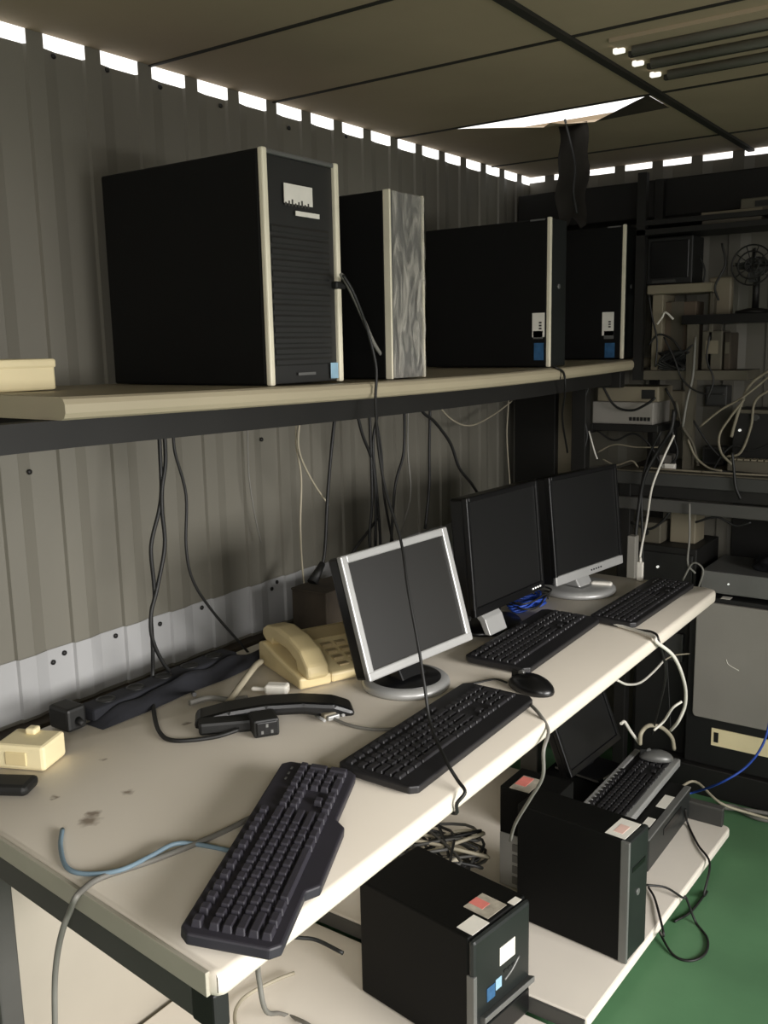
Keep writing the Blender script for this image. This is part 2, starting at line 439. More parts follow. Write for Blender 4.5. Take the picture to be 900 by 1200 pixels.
part('post', MB().box(-.025, .025, -.02, .02, 0, 1.30, .002), M_darkst, po)
part('bracket', MB().box(-.02, .14, -.018, .018, 1.30, 1.352, .002), M_darkst, po)
single('leaning_board', MB().box(max(-1.615, Y(605, 500, 3.11).x), Y(652, 500, 3.11).x, 3.10, 3.13, 0, 1.33, .003), M_darkst, 'dark upright board in the corner under the shelf end', 'board')

# ------------------------------------------------------------------ cases on the shelf
def sticker_on_side(parent, loc0, px0, py0, px1, py1, yplane, name, m, label=None, thick=.0012):
    a = Y(px0, py0, yplane); c = Y(px1, py1, yplane)
    return part(name, MB().box(a.x-loc0.x, c.x-loc0.x, yplane-loc0.y-thick, yplane-loc0.y, c.z-loc0.z, a.z-loc0.z), m, parent, label)
def sticker_on_front(parent, loc0, px0, py0, px1, py1, xplane, name, m, label=None, thick=.0012, bev=0):
    a = X(px0, py0, xplane); c = X(px1, py1, xplane)
    return part(name, MB().box(xplane-loc0.x, xplane-loc0.x+thick, a.y-loc0.y, c.y-loc0.y, c.z-loc0.z, a.z-loc0.z, bev), m, parent, label)
# 1: big tower
zs = sag(1.35)
L1 = Vector((-1.13, 1.355, zs)); W1, H1, D1 = .212, .408, .425
t = thing('computer_tower', 'largest black tower with pale edge rails and ridged front, nearest on the shelf', 'computer', L1, group='towers on the shelf')
part('case', MB().box(-D1, -.010, -W1/2, W1/2, 0.003, H1, .004), M_side, t)
fb = MB().box(-.018, -.005, -W1/2+.012, W1/2-.010, .004, H1-.008, .002)
for k in range(13):
    z = .035+k*.0195
    fb.prism([(-.006, z), (-.0025, z+.004), (-.0025, z+.011), (-.006, z+.017)], 'y', -W1/2+.022, W1/2-.028)
part('front_panel', fb, M_ridge, t)
for s in (-1, 1):
    y0 = s*(W1/2-.006)
    part('edge_rail', MB().box(-.009, .003, y0-.0065, y0+.0065, .002, H1+.001, .003), M_rail, t)
part('top_trim', MB().box(-.022, .001, -W1/2+.012, W1/2-.012, H1-.008, H1, .002), M_dsilver, t)
part('lock', MB().box(-.006, .008, W1/2-.022, W1/2+.008, .178, .192, .003), M_cblk, t, 'black latch')
st = sticker_on_front(t, L1, 332, 214, 366, 243, -1.13, 'label_sticker', M_white, 'white paper label')
lm = MB()
la = X(332, 243, -1.13) - L1; lc_ = X(366, 243, -1.13) - L1
for k in range(8):
    yk = la.y+.004+(lc_.y-la.y-.010)*k/8
    lm.box(.0012, .0017, yk, yk+.004, la.z+.004, la.z+.010+.003*(k % 3))
part('print_line', lm, M_ink, st)
sticker_on_front(t, L1, 346, 247, 374, 257, -1.13, 'label_sticker', M_white, 'small white label strip')
sticker_on_front(t, L1, 387, 425, 396, 443, -1.13, 'badge', M_pblue, 'pale blue oval badge', .002, .0008)
part('maker_mark', MB().box(.000, .0008, -.028, .022, .018, .023), M_dsilver, t)
# 2: film-wrapped tower
zs = sag(1.69); W2 = .131; H2 = .386
L2 = Vector((-1.13, 1.693, zs))
t = thing('computer_tower', 'narrow silver-fronted tower wrapped in clear film, second on the shelf', 'computer', L2, group='towers on the shelf')
part('case', MB().box(-.36, -.012, -W2/2, W2/2, .003, H2, .004), M_side, t)
part('front_panel', MB().box(-.012, 0, -W2/2+.005, W2/2-.005, .003, H2, .003), M_dsilver, t, 'silver front')
for s in (-1, 1): part('edge_rail', MB().box(-.014, .003, s*(W2/2-.003)-.003, s*(W2/2-.003)+.003, .002, H2+.001, .0015), M_rail, t)
fm = bmesh.new(); NY, NZ = 22, 60; gr = []
for j in range(NZ+1):
    row = []
    for i in range(NY+1):
        yy = -W2/2+.004+(W2-.008)*i/NY; zz = .004+(H2-.006)*j/NZ
        d = noise.noise(Vector((yy*38+1.5*math.sin(zz*14), zz*11, 3.1)))*.5+noise.noise(Vector((yy*90, zz*26, 7.7)))*.25
        row.append(fm.verts.new((.0065+.006*d, yy, zz)))
    gr.append(row)
for j in range(NZ):
    for i in range(NY): fm.faces.new((gr[j][i], gr[j][i+1], gr[j+1][i+1], gr[j+1][i])).smooth = True
fb = MB(); fb._merge(fm); part('plastic_film', fb, M_film, t, 'crumpled clear plastic film')
sf = bmesh.new(); gr = []
for j in range(24):
    row = []
    for i in range(14):
        xx = -.345+.33*i/13; zz = .01+.37*j/23
        d = noise.noise(Vector((xx*14, zz*16, 1.1)))
        row.append(sf.verts.new((xx, -W2/2-.003-.002*(d+1), zz)))
    gr.append(row)
# 3 and 4: two matching slim towers
def slim(label, xf, y0, y1, zt, lab, bad, front):
    zs = sag((y0+y1)/2); L = Vector((xf, (y0+y1)/2, zs)); W = y1-y0; Hh = zt-zs
    t = thing('computer_tower', label, 'computer', L, group='towers on the shelf')
    part('case', MB().box(-.40, -.009, -W/2, W/2, .003, Hh-.004, .003), M_side, t)
    part('front_panel', MB().box(-.014, -.002, -W/2+.004, W/2, .003, Hh-.002, .002), M_frontb, t)
    part('edge_rail', MB().box(-.009, .002, -W/2-.001, -W/2+.010, .002, Hh, .002), M_rail, t, 'pale metal edge strip')
    part('top_trim', MB().box(-.060, -.016, -W/2, -W/2+.004, Hh-.008, Hh-.003), M_dsilver, t)
    part('power_button', MB().cyl((-.003, W*.05, Hh*.55), (.001, W*.05, Hh*.55), .007, n=16), M_dsilver, t)
    s = sticker_on_side(t, L, *lab, y0, 'label_sticker', M_white, 'white upright label')
    a = Y(lab[0], lab[1], y0); c = Y(lab[2], lab[3], y0)
    q = MB(); zc = (a.z+c.z)/2-L.z-.012; xc = (a.x+c.x)/2-L.x+.006
    for k in range(3): q.box(xc-.004, xc+.004, y0-L.y-.0018, y0-L.y-.0011, zc+k*.008, zc+k*.008+.005)
    part('print_line', q, M_ink, s)
    sticker_on_side(t, L, *bad, y0, 'badge', M_blue, 'blue square badge')
    b2 = (bad[0]-1, bad[1]-14, bad[2]-1, bad[1]-5)
    sticker_on_side(t, L, *b2, y0, 'badge', M_dsilver, 'small grey badge')
    return t
slim('black slim tower third on the shelf, just right of the film-wrapped one', -1.13, 2.394, 2.505, 1.782, (624, 367, 638, 395), (626, 402, 637, 422), 0)
slim('black slim tower at the far end of the shelf, fourth from the camera', -1.13, 2.945, 3.062, 1.812, (706, 366, 719, 393), (709, 402, 720, 419), 0)
# cream box at the near end of the shelf
bx = thing('small_box', 'cream box on the near end of the shelf at left frame edge', 'box', (-1.42, .90, sag(.90)))
part('body', MB().box(-.075, .075, -.06, .06, .001, .045, .004), M_ivory, bx)
part('lid', MB().box(-.077, .077, -.062, .062, .037, .052, .004), M_ivory, bx)

# ------------------------------------------------------------------ monitors
def monitor(label, x, y, z, yaw, tilt, roll, w, h, mframe, mscreen, bez, bezb, thick, base, groupn=None, msideb=None, buttons=None, shelfz=DZ):
    """panel bottom-centre at x,y,z; front normal (cos yaw, sin yaw)"""
    t = thing('monitor', label, 'monitor', (x, y, shelfz), (0, 0, yaw), groupn)
    zz = z-shelfz
    M = Matrix.Translation((0, 0, zz)) @ Matrix.Rotation(-tilt, 4, 'Y') @ Matrix.Rotation(-roll, 4, 'X')
    # housing behind, bezel frame in front
    part('housing', MB().box(-thick, -.006, -w/2+.002, w/2-.002, .002, h-.002, .006, M=M).box(-thick-.02, -thick+.004, -w*.3, w*.3, h*.15, h*.75, .012, M=M), msideb or M_gloss, t)
    fr = MB()
    fr.box(-.008, .006, -w/2, -w/2+bez, 0, h, .003, M=M).box(-.008, .006, w/2-bez, w/2, 0, h, .003, M=M)
    fr.box(-.008, .006, -w/2+bez-.003, w/2-bez+.003, h-bez, h, .003, M=M)
    fb = MB().box(-.008, .0065, -w/2+(0 if bezb[1] else bez-.003), w/2-(0 if bezb[1] else bez-.003), 0, bezb[0], .003, M=M)
    part('bezel', fr, mframe, t)
    part('lower_bezel', fb, bezb[2], t)
    part('screen', MB().box(-.004, .001, -w/2+bez-.002, w/2-bez+.002, bezb[0]-.002, h-bez+.002, M=M), mscreen, t)
    if buttons:
        for k in range(buttons[0]):
            c = buttons[1]+k*.0125
            part('button', MB().box(.006, .0085, c-.0028, c+.0028, bezb[0]*.42, bezb[0]*.42+.0045, .001, M=M), buttons[2], t)
    base(t, zz, M, h, thick)
    return t
def base_disc(r, cx, cy, m, mtop, ring=True):
    def f(t, zz, M, h, thick):
        T = Matrix.Translation((cx, cy, 0))
        part('base', MB().lathe([(r*.98, .001), (r, .006), (r*.985, .013), (r*.93, .018), (r*.80, .0195), (0, .0195)], 48, T), m, t)
        if ring: part('base_cover', MB().lathe([(r*.80, .018), (r*.79, .021), (r*.3, .027), (0, .028)], 40, T), mtop, t, 'black base cover')
        part('neck', MB().prism([(cx-.035, .02), (cx+.03, .02), (cx+.012, .05), (-thick+.005-cx*0, zz+h*.30), (-thick-.025, zz+h*.30), (cx-.035, .06)], 'y', cy-.035, cy+.035, .004), mtop, t)
    return f
def base_slot(t, zz, M, h, thick):
    base_disc(.108, -.042, .004, M_silver, M_silver, False)(t, zz, M, h, thick)
    T = Matrix.Translation((.012, .045, 0)) @ Matrix.Rotation(R(25), 4, 'Z')
    part('base_ridge', MB().box(-.030, .030, -.012, .012, .017, .027, .006, M=T), M_white, t, 'pale raised grip on the base')
    part('base_slot', MB().box(-.050, .0, -.035, .012, .0190, .0205, .0008), M_dsilver, t)
yawm = R(-11.8)
monitor('silver-framed square monitor on round base, nearest on the workbench', -1.0, 1.535, .81, yawm, R(15), R(-2.8), .306, .252,
        M_silver, M_screen, .017, (.019, True, M_silver), .040, base_disc(.093, -.036, -.014, M_silver, M_gloss), msideb=M_gloss)
def base_arch(t, zz, M, h, thick):
    # low black foot with a silver arched shell in front
    T = Matrix.Translation((-.05, -.02, 0))
    part('base', MB().lathe([(.100, .001), (.102, .007), (.095, .014), (.02, .02), (0, .02)], 40, T, sx=.75, sy=1.0), M_gloss, t)
    sh_ = MB()
    q = []
    for k in range(9):
        a = PI*k/8; q.append((.03*math.cos(a)*1.5-.03, .052*math.sin(a)))
    pts = [(-.075, .016), (-.070, .050), (-.045, .072), (-.015, .068), (.008, .046), (.020, .016), (.008, .016), (-.004, .040), (-.022, .056), (-.042, .058), (-.058, .044), (-.063, .016)]
    sh_.prism([(a*1.25+.004, c*1.25) for a, c in pts], 'y', -.140, -.062, .002)
    part('base_shell', sh_, M_silver, t, 'silver arched foot shell')
    part('neck', MB().box(-.075, -.045, -.035, .035, .015, zz+h*.4, .006), M_gloss, t)
monitor('black widescreen monitor in the middle, between silver-framed one and round silver stand', -1.040, 1.998, .815, R(-2.8), R(5), 0, .338, .285,
        M_gloss, M_screend, .013, (.022, True, M_gloss), .045, base_arch, buttons=(4, .105, M_led))
monitor('black monitor with silver lower strip on silver disc base, farthest on the workbench', -1.0, 2.40, .805, R(-8.3), R(5.7), 0, .352, .294,
        M_gloss, M_screend, .013, (.026, True, M_silver), .045, base_slot, buttons=(5, .0, M_cblk))

# ------------------------------------------------------------------ keyboards
KEYC = {}
def key_mesh(w, d, hgt):
    k = (round(w, 4), round(d, 4), hgt)
    if k not in KEYC:
        b = bmesh.new(); bmesh.ops.create_cube(b, size=1.0)
        for v in b.verts:
            s = .76 if v.co.z > 0 else .93
            v.co.x *= (w - (1-s)*.018); v.co.y *= (d - (1-s)*.018); v.co.z = (v.co.z+.5)*hgt
        bmesh.ops.bevel(b, geom=[e for e in b.edges], offset=.0012, segments=1, affect='EDGES')
        mb = MB(); mb._merge(b); KEYC[k] = mb.mesh('key')
    return KEYC[k]
def keyboard(label, loc, rotz, L, W, mbody, mkey, tilt=0.0, palm=0.0, bulge=0.0, frame=None, th=.016, leds=False, group=None, keyh=.008):
    t = thing('keyboard', label, 'keyboard', loc, (tilt, 0, rotz), group)
    c = .012
    o = [(-L/2+c, -W/2), (L/2-c, -W/2), (L/2, -W/2+c), (L/2, W/2-c), (L/2-c, W/2), (-L/2+c, W/2), (-L/2, W/2-c), (-L/2, -W/2+c)]
    if bulge:
        o = [(-L/2+c, -W/2), (-L*.24, -W/2), (-L*.20, -W/2-bulge), (L*.12, -W/2-bulge), (L*.16, -W/2), (L/2-c, -W/2)] + o[2:]
    part('body', MB().prism(o, 'z', .002, th, .003), mbody, t)
    if frame:
        fb = MB().box(-L/2, L/2, W/2-.014, W/2+.004, .002, th+.004, .003).box(-L/2, L/2, -W/2-.004, -W/2+.020, .001, th+.003, .003)
        fb.box(-L/2-.002, -L/2+.010, -W/2, W/2, .002, th+.003, .003).box(L/2-.010, L/2+.002, -W/2, W/2, .002, th+.003, .003)
        part('frame', fb, frame, t, 'silver frame')
    u = (L-.022)/22.5
    d = (W-.022-palm)/6.35
    y_top = W/2-.010
    def put(col, row, wu, hu=1):
        yc = y_top-(row+.5*hu)*d - (.35*d if row > 0 else 0)
        xc = -L/2+.011+(col+wu/2)*u
        link('key', key_mesh(wu*u-.0016, hu*d-.0016, keyh), mkey_of(mkey), t, (xc, yc, th-.001))
    for i in range(12): put(.0+i*1.25, 0, 1)
    rows = [[1]*13+[2], [1.5]+[1]*12+[1.5], [1.75]+[1]*11+[2.25], [2.25]+[1]*10+[2.75], [1.25, 1.25, 1.25, 6.25, 1.25, 1.25, 1.25, 1.25]]
    for r_, row in enumerate(rows):
        c0 = 0
        for w_ in row: put(c0, r_+1, w_); c0 += w_
    for i in range(3): put(15.25+i, 1, 1); put(15.25+i, 2, 1); put(15.25+i, 5, 1)
    put(16.25, 4, 1)
    for r_ in (1, 2, 3, 4):
        for i in range(3): put(18.5+i, r_, 1)
    put(18.5, 5, 2); put(20.5, 5, 1); put(21.5, 1, 1); put(21.5, 2, 1, 2); put(21.5, 4, 1, 2)
    if leds:
        for k in range(3):
            part('status_light', MB().box(L*.36+k*.018, L*.36+k*.018+.007, y_top-.012, y_top-.009, th-.001, th+.001), M_dsilver, t)
    for s in (-1, 1):
        if tilt: part('foot', MB().box(s*L*.42-.012, s*L*.42+.012, W/2-.022, W/2-.014, -tilt*W*.9+.003, .004, .002), mbody, t)
    return t
KM = {}
def mkey_of(m):
    # one material on the shared key mesh would clash between boards: handled by per-material mesh caches
    return None
_km = key_mesh
def key_mesh_for(m):
    def g(w, d, h):
        k = (m.name, round(w, 4), round(d, 4), h)
        if k not in KM:
            me = _km(w, d, h).copy(); me.materials.clear(); me.materials.append(m); KM[k] = me
        return KM[k]
    return g
def kb(*a, **k):
    global key_mesh
    key_mesh = key_mesh_for(a[6]); r = keyboard(*a, **k); key_mesh = _km; return r
kb('slate keyboard lying askew over the near front desk edge', (-.815, .884, DZ+.010), R(115.6), .458, .124, M_kbn, M_keyn, tilt=R(6), bulge=.016, leds=True, th=.018, keyh=.010)
kb('black keyboard in front of the silver-framed monitor', (-.834, 1.346, DZ+.003), R(91.6), .447, .156, M_kbb, M_key, tilt=R(1.2), palm=.022, keyh=.006)
kb('black keyboard in front of the middle monitor, under the blue cable coil', (-.930, 1.920, DZ+.003), R(91.9), .434, .156, M_kbb, M_key, tilt=R(1.2), palm=.022, keyh=.006)
kb('black keyboard at the far end of the desk by the silver disc base', (-.828, 2.366, DZ+.003), R(89.4), .465, .120, M_kbb, M_key, tilt=R(1.2), leds=True, keyh=.005)

# ------------------------------------------------------------------ mice
def mouse(label, loc, rotz, mtop, L=.115, W=.062, Hm=.034):
    t = thing('mouse', label, 'mouse', loc, (0, 0, rotz))
    b = bmesh.new(); bmesh.ops.create_uvsphere(b, u_segments=28, v_segments=16, radius=1)
    for v in b.verts:
        x, y, z = v.co
        wv = W/2*(1-.10*x-.12*(1-x*x)*0)
        v.co = Vector((x*L/2, y*wv, (max(z, -.25)+.25)/1.25*Hm*(1.0-.18*(x+.15)**2)))
    mb = MB(); mb._merge(b, smooth=True)
    part('shell', mb, mtop, t)
    part('button_seam', MB().box(L*.10, L*.47, -.0008, .0008, .010, Hm*.93), M_cblk, t)
    part('scroll_wheel', MB().cyl((L*.22, -.003, Hm*.86), (L*.22, .003, Hm*.86), .007, n=16), M_dsilver, t)
    return t
mouse('black mouse on the desk beside the keyboard end', (-.806, 1.640, DZ+.001), R(164), M_gloss, .112, .066)

# ------------------------------------------------------------------ telephone
ph = thing('telephone', 'cream desk telephone with handset, left of the silver-framed monitor', 'telephone', (-1.262, 1.512, DZ), (0, 0, R(-24)))
body = [(-.105, .002), (.105, .002), (.105, .022), (.020, .040), (-.070, .066), (-.105, .060)]
part('body', MB().prism(body, 'y', -.02, .125, .005), M_phone, ph)
part('side_cradle', MB().prism([(-.105, .002), (.108, .002), (.108, .026), (.05, .034), (-.08, .056), (-.105, .050)], 'y', -.095, -.021, .005), M_phone, ph)
hp = [(-.112, .062), (-.095, .052), (-.060, .050), (-.050, .064), (.02, .062), (.060, .048), (.066, .028), (.112, .020), (.122, .030), (.118, .050), (.085, .078), (.03, .093), (-.04, .098), (-.09, .090), (-.112, .078)]
part('handset', MB().prism(hp, 'y', -.082, -.032, .007), M_phone, ph)
part('display_strip', MB().prism([(-.068, .0665), (-.030, .054), (-.030, .056), (-.068, .0685)], 'y', .0, .11), M_phoned, ph)
for i in range(4):
    for j in range(3):
        x = -.012+i*.026; z = .0485-(i)*.0072
        part('key', MB().box(x, x+.017, .012+j*.034, .012+j*.034+.024, z-.006, z+.0035, .0015), M_phoned, ph)
# things around the phone
hb = thing('handset_piece', 'black curved plastic arm lying on the desk before the telephone', 'plastic part', (-1.15, 1.25, DZ), (0, 0, R(45)))
arc = [(-.155, .002), (-.15, .022), (-.09, .034), (-.02, .040), (.05, .038), (.11, .030), (.145, .016), (.150, .002), (.10, .002), (.05, .014), (-.03, .016), (-.08, .002)]
part('arm', MB().prism(arc, 'y', -.032, .030, .008), M_gloss, hb)
part('end_block', MB().box(-.145, -.03, -.06, -.025, .001, .026, .006), M_cblk, hb)
pc = thing('power_connector', 'black three-pin power connector in front of the curved plastic arm', 'connector', (-1.112, 1.178, DZ), (0, 0, R(-35)))
part('body', MB().box(-.04, .012, -.024, .024, .001, .036, .005), M_cblk, pc)
part('socket_face', MB().box(.011, .0145, -.019, .019, .006, .032, .002), M_gloss, pc)
for y, z in ((-.009, .013), (.009, .013), (0, .025)): part('pin_hole', MB().box(.0142, .0152, y-.0022, y+.0022, z-.003, z+.003), M_dsilver, pc)
vg = thing('video_connector', 'beige video cable plug with bright metal shell on the desk', 'connector', (-1.072, 1.305, DZ), (0, 0, R(-20)))
part('hood', MB().prism([(-.02, -.010), (.008, -.017), (.022, -.017), (.022, .017), (.008, .017), (-.02, .010)], 'z', .001, .016, .003), M_beige, vg)
part('metal_shell', MB().box(.022, .030, -.013, .013, .004, .013, .002), M_silver, vg)
for s in (-1, 1): part('thumb_screw', MB().cyl((-.004, s*.021, .008), (.03, s*.021, .008), .003, n=10), M_silver, vg)
wp = thing('adapter_plug', 'small white plug lying between telephone and black plastic arm', 'plug', (-1.235, 1.345, DZ), (0, 0, R(28)))
part('body', MB().box(-.022, .026, -.014, .014, .001, .022, .005), M_white, wp)
part('prong', MB().box(-.052, -.020, -.005, .005, .006, .014, .003), M_white, wp)
# cream adapter at the left frame edge
ad = thing('power_adapter', 'cream box adapter near the left edge of the desk', 'adapter', (Z(40, 893, DZ).x, Z(40, 893, DZ).y, DZ), (0, 0, R(24)))
part('body', MB().box(-.050, .042, -.036, .036, .001, .046, .006), M_ivory, ad)
part('ridge', MB().box(-.030, .010, -.038, -.034, .010, .034, .002), M_phone, ad)
part('clip', MB().box(-.02, .0, .01, .03, .044, .056, .004), M_ivory, ad)
dv = thing('black_charger', 'flat black device at the left frame edge below the cream adapter', 'charger', (-1.325, .785, DZ), (0, 0, R(30)))
part('body', MB().box(-.05, .05, -.025, .025, .001, .020, .008), M_cblk, dv)
part('strain_relief', MB().cyl((-.05, 0, .010), (-.075, 0, .008), .007, .004, n=12), M_cblk, dv)
# dark clutter along the back of the desk
ps = thing('power_strip', 'dark power strip along the back of the desk against the sheet wall', 'power strip', (-1.455, 1.24, DZ), (0, 0, R(1.5)))
part('housing', MB().box(-.026, .026, -.20, .20, .001, .028, .006), M_navy, ps)
for k in range(5): part('socket', MB().lathe([(.019, .0265), (.019, .0295), (.014, .0295), (.013, .0285), (0, .0285)], 18, Matrix.Translation((0, -.15+k*.075, 0))), M_cblk, ps)
fs = bmesh.new(); gr = []
rnd = random.Random(5)
for i in range(40):
    yy = -.27+.54*i/39; row = []
    for j in range(9):
        xx = -.04+.06*j/8
        hgt = max(0, .026*max(0, 1-abs(xx+.01)/.0301)**.6*(1-(abs(yy)/.27)**6))*(1+.6*noise.noise(Vector((xx*22, yy*14, 2))))
        row.append(fs.verts.new((xx*(1+.35*noise.noise(Vector((yy*9, 0, xx*3)))), yy, .001+hgt)))
    gr.append(row)
for i in range(39):
    for j in range(8): fs.faces.new((gr[i][j], gr[i+1][j], gr[i+1][j+1], gr[i][j+1])).smooth = True
q = MB(); q._merge(fs, Matrix.Translation((-1.405, 1.30, DZ)))
single('dark_cloth', q, M_navy, 'crumpled dark cloth strip lying before the power strip at desk back', 'cloth')
ps2 = thing('dark_adapter', 'dark block adapter on the back edge beside the cream adapter', 'adapter', (-1.455, 1.005, DZ))
part('body', MB().box(-.03, .03, -.022, .020, .001, .046, .006), M_cblk, ps2)
part('cord_boot', MB().cyl((.028, 0, .02), (.046, 0, .016), .008, .005, n=12), M_cblk, ps2)
b3 = thing('cardboard_box', 'dark dusty box behind the telephone against the wall', 'box', (-1.44, 1.80, DZ))
part('body', MB().box(-.055, .055, -.10, .12, .001, .105, .003), M_rust, b3)
part('lid_flap', MB().box(-.056, .056, -.102, .01, .103, .109, .002), M_rust, b3)

# ------------------------------------------------------------------ blue cable coil at the middle monitor
bc = bmesh.new(); ptsb = []
cc = Z(617, 711, DZ)
for k in range(130):
    a = k*.41; rr = .050+.010*math.sin(k*1.7)
    ptsb.append((cc.x+rr*.75*math.cos(a), cc.y+rr*1.3*math.sin(a), DZ+.006+.018*(k/130)+.004*math.sin(k*.9)))
single('network_cable', MB().tube(ptsb, .0028, 6, res=2), M_cblu, 'coil of blue network cable under the middle monitor', 'cable')
pts2 = []
for k in range(34):
    a = k*.42+1; rr = .066+.012*math.sin(k*1.3)
    pts2.append((cc.x+.004+rr*.72*math.cos(a), cc.y+rr*1.25*math.sin(a), DZ+.010+.030*(k/34)+.003*math.sin(k)))
single('monitor_cable', MB().tube(pts2, .0026, 6, res=3), M_cblk, 'thin black cord looped around the blue cable coil', 'cable')

# ------------------------------------------------------------------ computers on the low shelves
def px_label(parent, root, px, z, name, m, label, thick=.001):
    """flat sticker lying on a top face, four image corners projected to height z"""
    P = [Z(a, c, z) for a, c in px]
    b = MB(); bb = bmesh.new()
    lo_ = [bb.verts.new((p.x-root.x, p.y-root.y, z-root.z)) for p in P]; hi_ = [bb.verts.new((p.x-root.x, p.y-root.y, z-root.z+thick)) for p in P]
    bb.faces.new(hi_); bb.faces.new(lo_[::-1])
    for i in range(4): bb.faces.new((lo_[i], lo_[(i+1) % 4], hi_[(i+1) % 4], hi_[i]))
    b._merge(bb); return part(name, b, m, parent, label)
# front tower
TZ = .034; TT = .306                                   # base and top heights
fa = Z(555, 1103, TT); fbp = Z(622, 1052, TT)
LT = Vector(((fa.x+fbp.x)/2, (fa.y+fbp.y)/2, TZ)); angT = math.atan2(fbp.y-fa.y, fbp.x-fa.x)-PI/2
WT = (fbp-fa).length; HT = TT-TZ; DT = .315
t = thing('computer_tower', 'black small tower with stickers on top, lowest in front under the desk edge', 'computer', LT, (0, 0, angT), 'towers under the desk')
part('case', MB().box(-DT, -.014, -WT/2, WT/2, .003, HT, .004), M_blk, t)
part('front_panel', MB().box(-.016, 0, -WT/2, WT/2, .003, HT-.004, .008), M_frontb, t, 'dark green black front')
part('edge_strip', MB().box(-.018, .0015, -WT/2-.001, -WT/2+.010, .003, HT*.70, .002), M_dsilver, t)
part('lower_grille', MB().prism([(-.004, .070), (.014, .085), (.014, .098), (-.004, .092)], 'y', -WT/2+.02, WT/2-.002, .002), M_dsilver, t, 'grey slanted front bar')
part('front_recess', MB().box(-.002, .003, -WT/2+.03, WT/2-.006, .012, .066, .003), M_gloss, t)
part('label_sticker', MB().box(.0, .0012, -.012, .040, HT-.100, HT-.060), M_white, t, 'white front label')
bdg = part('badge', MB().box(.0, .0015, -.055, -.028, HT-.158, HT-.128, .0006), M_blue, t, 'blue square badge')
part('badge', MB().box(.0, .0015, -.026, -.006, HT-.148, HT-.124, .0006), M_pblue, t, 'pale blue badge')
part('maker_mark', MB().tube([(.0008, .004, HT-.140), (.0008, .03, HT-.130), (.0008, .055, HT-.112)], .0025, 6), M_dsilver, t)
for k in range(3): part('port', MB().box(.0, .0014, .002+k*.014, .011+k*.014, HT-.122, HT-.117), M_cblk, t)
def top_sticker(x0, x1, y0, y1, m, nm, lab, z): return part(nm, MB().box(x0, x1, y0, y1, z, z+.001), m, t, lab)
top_sticker(-.052, -.012, -.085, -.030, M_white, 'label_sticker', 'white top label', HT)
s2 = top_sticker(-.085, -.022, -.022, .042, M_photo, 'label_sticker', 'grey printed top label', HT)
part('print_patch', MB().box(-.085, -.050, -.004, .022, HT+.001, HT+.0016), M_pink, s2, 'red printed patch')
top_sticker(-.026, -.010, .050, .078, M_white, 'label_sticker', 'tiny white top label', HT)

# slim tower in the middle
MZ = LZ
f1 = Z(735, 1132, MZ); f2 = Z(756, 1112, MZ)
MT = X(741, 986, f1.x).z
WM = .106; LM = Vector((f1.x, f1.y+WM/2, MZ)); HM = MT-MZ; DM = .285
bk = Z(623, 1083, MZ); angM = math.atan2(f1.y-bk.y, f1.x-bk.x)
t = thing('computer_tower', 'black slim tower standing upright on the low shelf edge', 'computer', LM, (0, 0, angM), 'towers under the desk')
part('case', MB().box(-DM, -.016, -WM/2, WM/2, .002, HM, .004), M_blk, t)
part('front_panel', MB().box(-.018, 0, -WM/2+.003, WM/2, .002, HM-.003, .006), M_frontb, t)
part('edge_strip', MB().box(-.019, .002, -WM/2-.001, -WM/2+.007, .002, HM-.002, .002), M_dsilver, t, 'grey edge strip')
part('drive_slot', MB().box(-.001, .001, -.03, .035, HM*.72, HM*.76), M_gloss, t)
part('power_button', MB().cyl((-.001, .0, HM*.52), (.002, .0, HM*.52), .008, n=16), M_dsilver, t)
s2 = part('label_sticker', MB().box(-.060, -.012, -WM/2+.006, WM/2-.018, HM, HM+.001), M_white, t, 'white top label')
part('print_patch', MB().box(-.048, -.026, -.03, .008, HM+.001, HM+.0016), mat('faint_pink', (226, 190, 178), .6, 0, .1, 20), s2, 'faint pink printed patch')

# the tower behind it with its metal rear showing
ey = 1.80
t = thing('computer_tower', 'black tower behind the slim one, with silver rear plate showing', 'computer', (-.958, 1.955, LZ), group='towers under the desk')
HE = .272
part('case', MB().box(-.088, .060, .003, .125, .002, HE, .003), M_blk, t)
part('rear_plate', MB().box(-.086, .056, .0, .003, .004, HE-.125), M_silver, t, 'silver rear metal plate')
for k in range(4): part('slot_cover', MB().box(-.05, .052, -.002, .0005, .015+k*.03, .035+k*.03), M_dsilver, t)
part('power_socket', MB().box(.01, .05, -.003, .0005, .16, .185, .001), M_cblk, t)
s2 = part('label_sticker', MB().box(-.062, -.008, .005, .085, HE, HE+.001), M_photo, t, 'grey printed top label')
part('print_patch', MB().box(-.060, -.030, .030, .080, HE+.001, HE+.0016), M_pink, s2, 'red printed patch')

# desktop lying flat with monitor, keyboard and mouse on it
q1 = Z(760, 1023, LZ); P3 = Vector((q1.x, 2.385, LZ)); H3 = .098
t = thing('desktop_computer', 'black desktop computer lying flat on the low shelf under a keyboard', 'computer', P3, group='towers under the desk')
part('case', MB().box(-.40, -.014, -.175, .175, .002, H3, .004), M_blk, t)
part('front_panel', MB().box(-.016, 0, -.175, .175, .002, H3-.002, .005), M_frontb, t)
part('top_edge', MB().box(-.018, .001, -.176, .176, H3-.006, H3, .002), M_dsilver, t, 'grey front top edge')
part('drive_bay', MB().box(-.001, .0015, -.06, .09, .055, .075, .001), M_gloss, t)
part('label_sticker', MB().box(-.045, -.018, .005, .085, H3, H3+.001), M_white, t, 'white top label')
part('label_sticker', MB().box(-.042, -.020, -.115, -.065, H3, H3+.001), M_white, t, 'small white top label')
kz = LZ+H3
kb('silver-framed black keyboard on the desktop computer under the desk', (-.876, 2.445, kz+.004), R(90.6), .44, .135, M_kbb, M_key, frame=M_silver, th=.020)
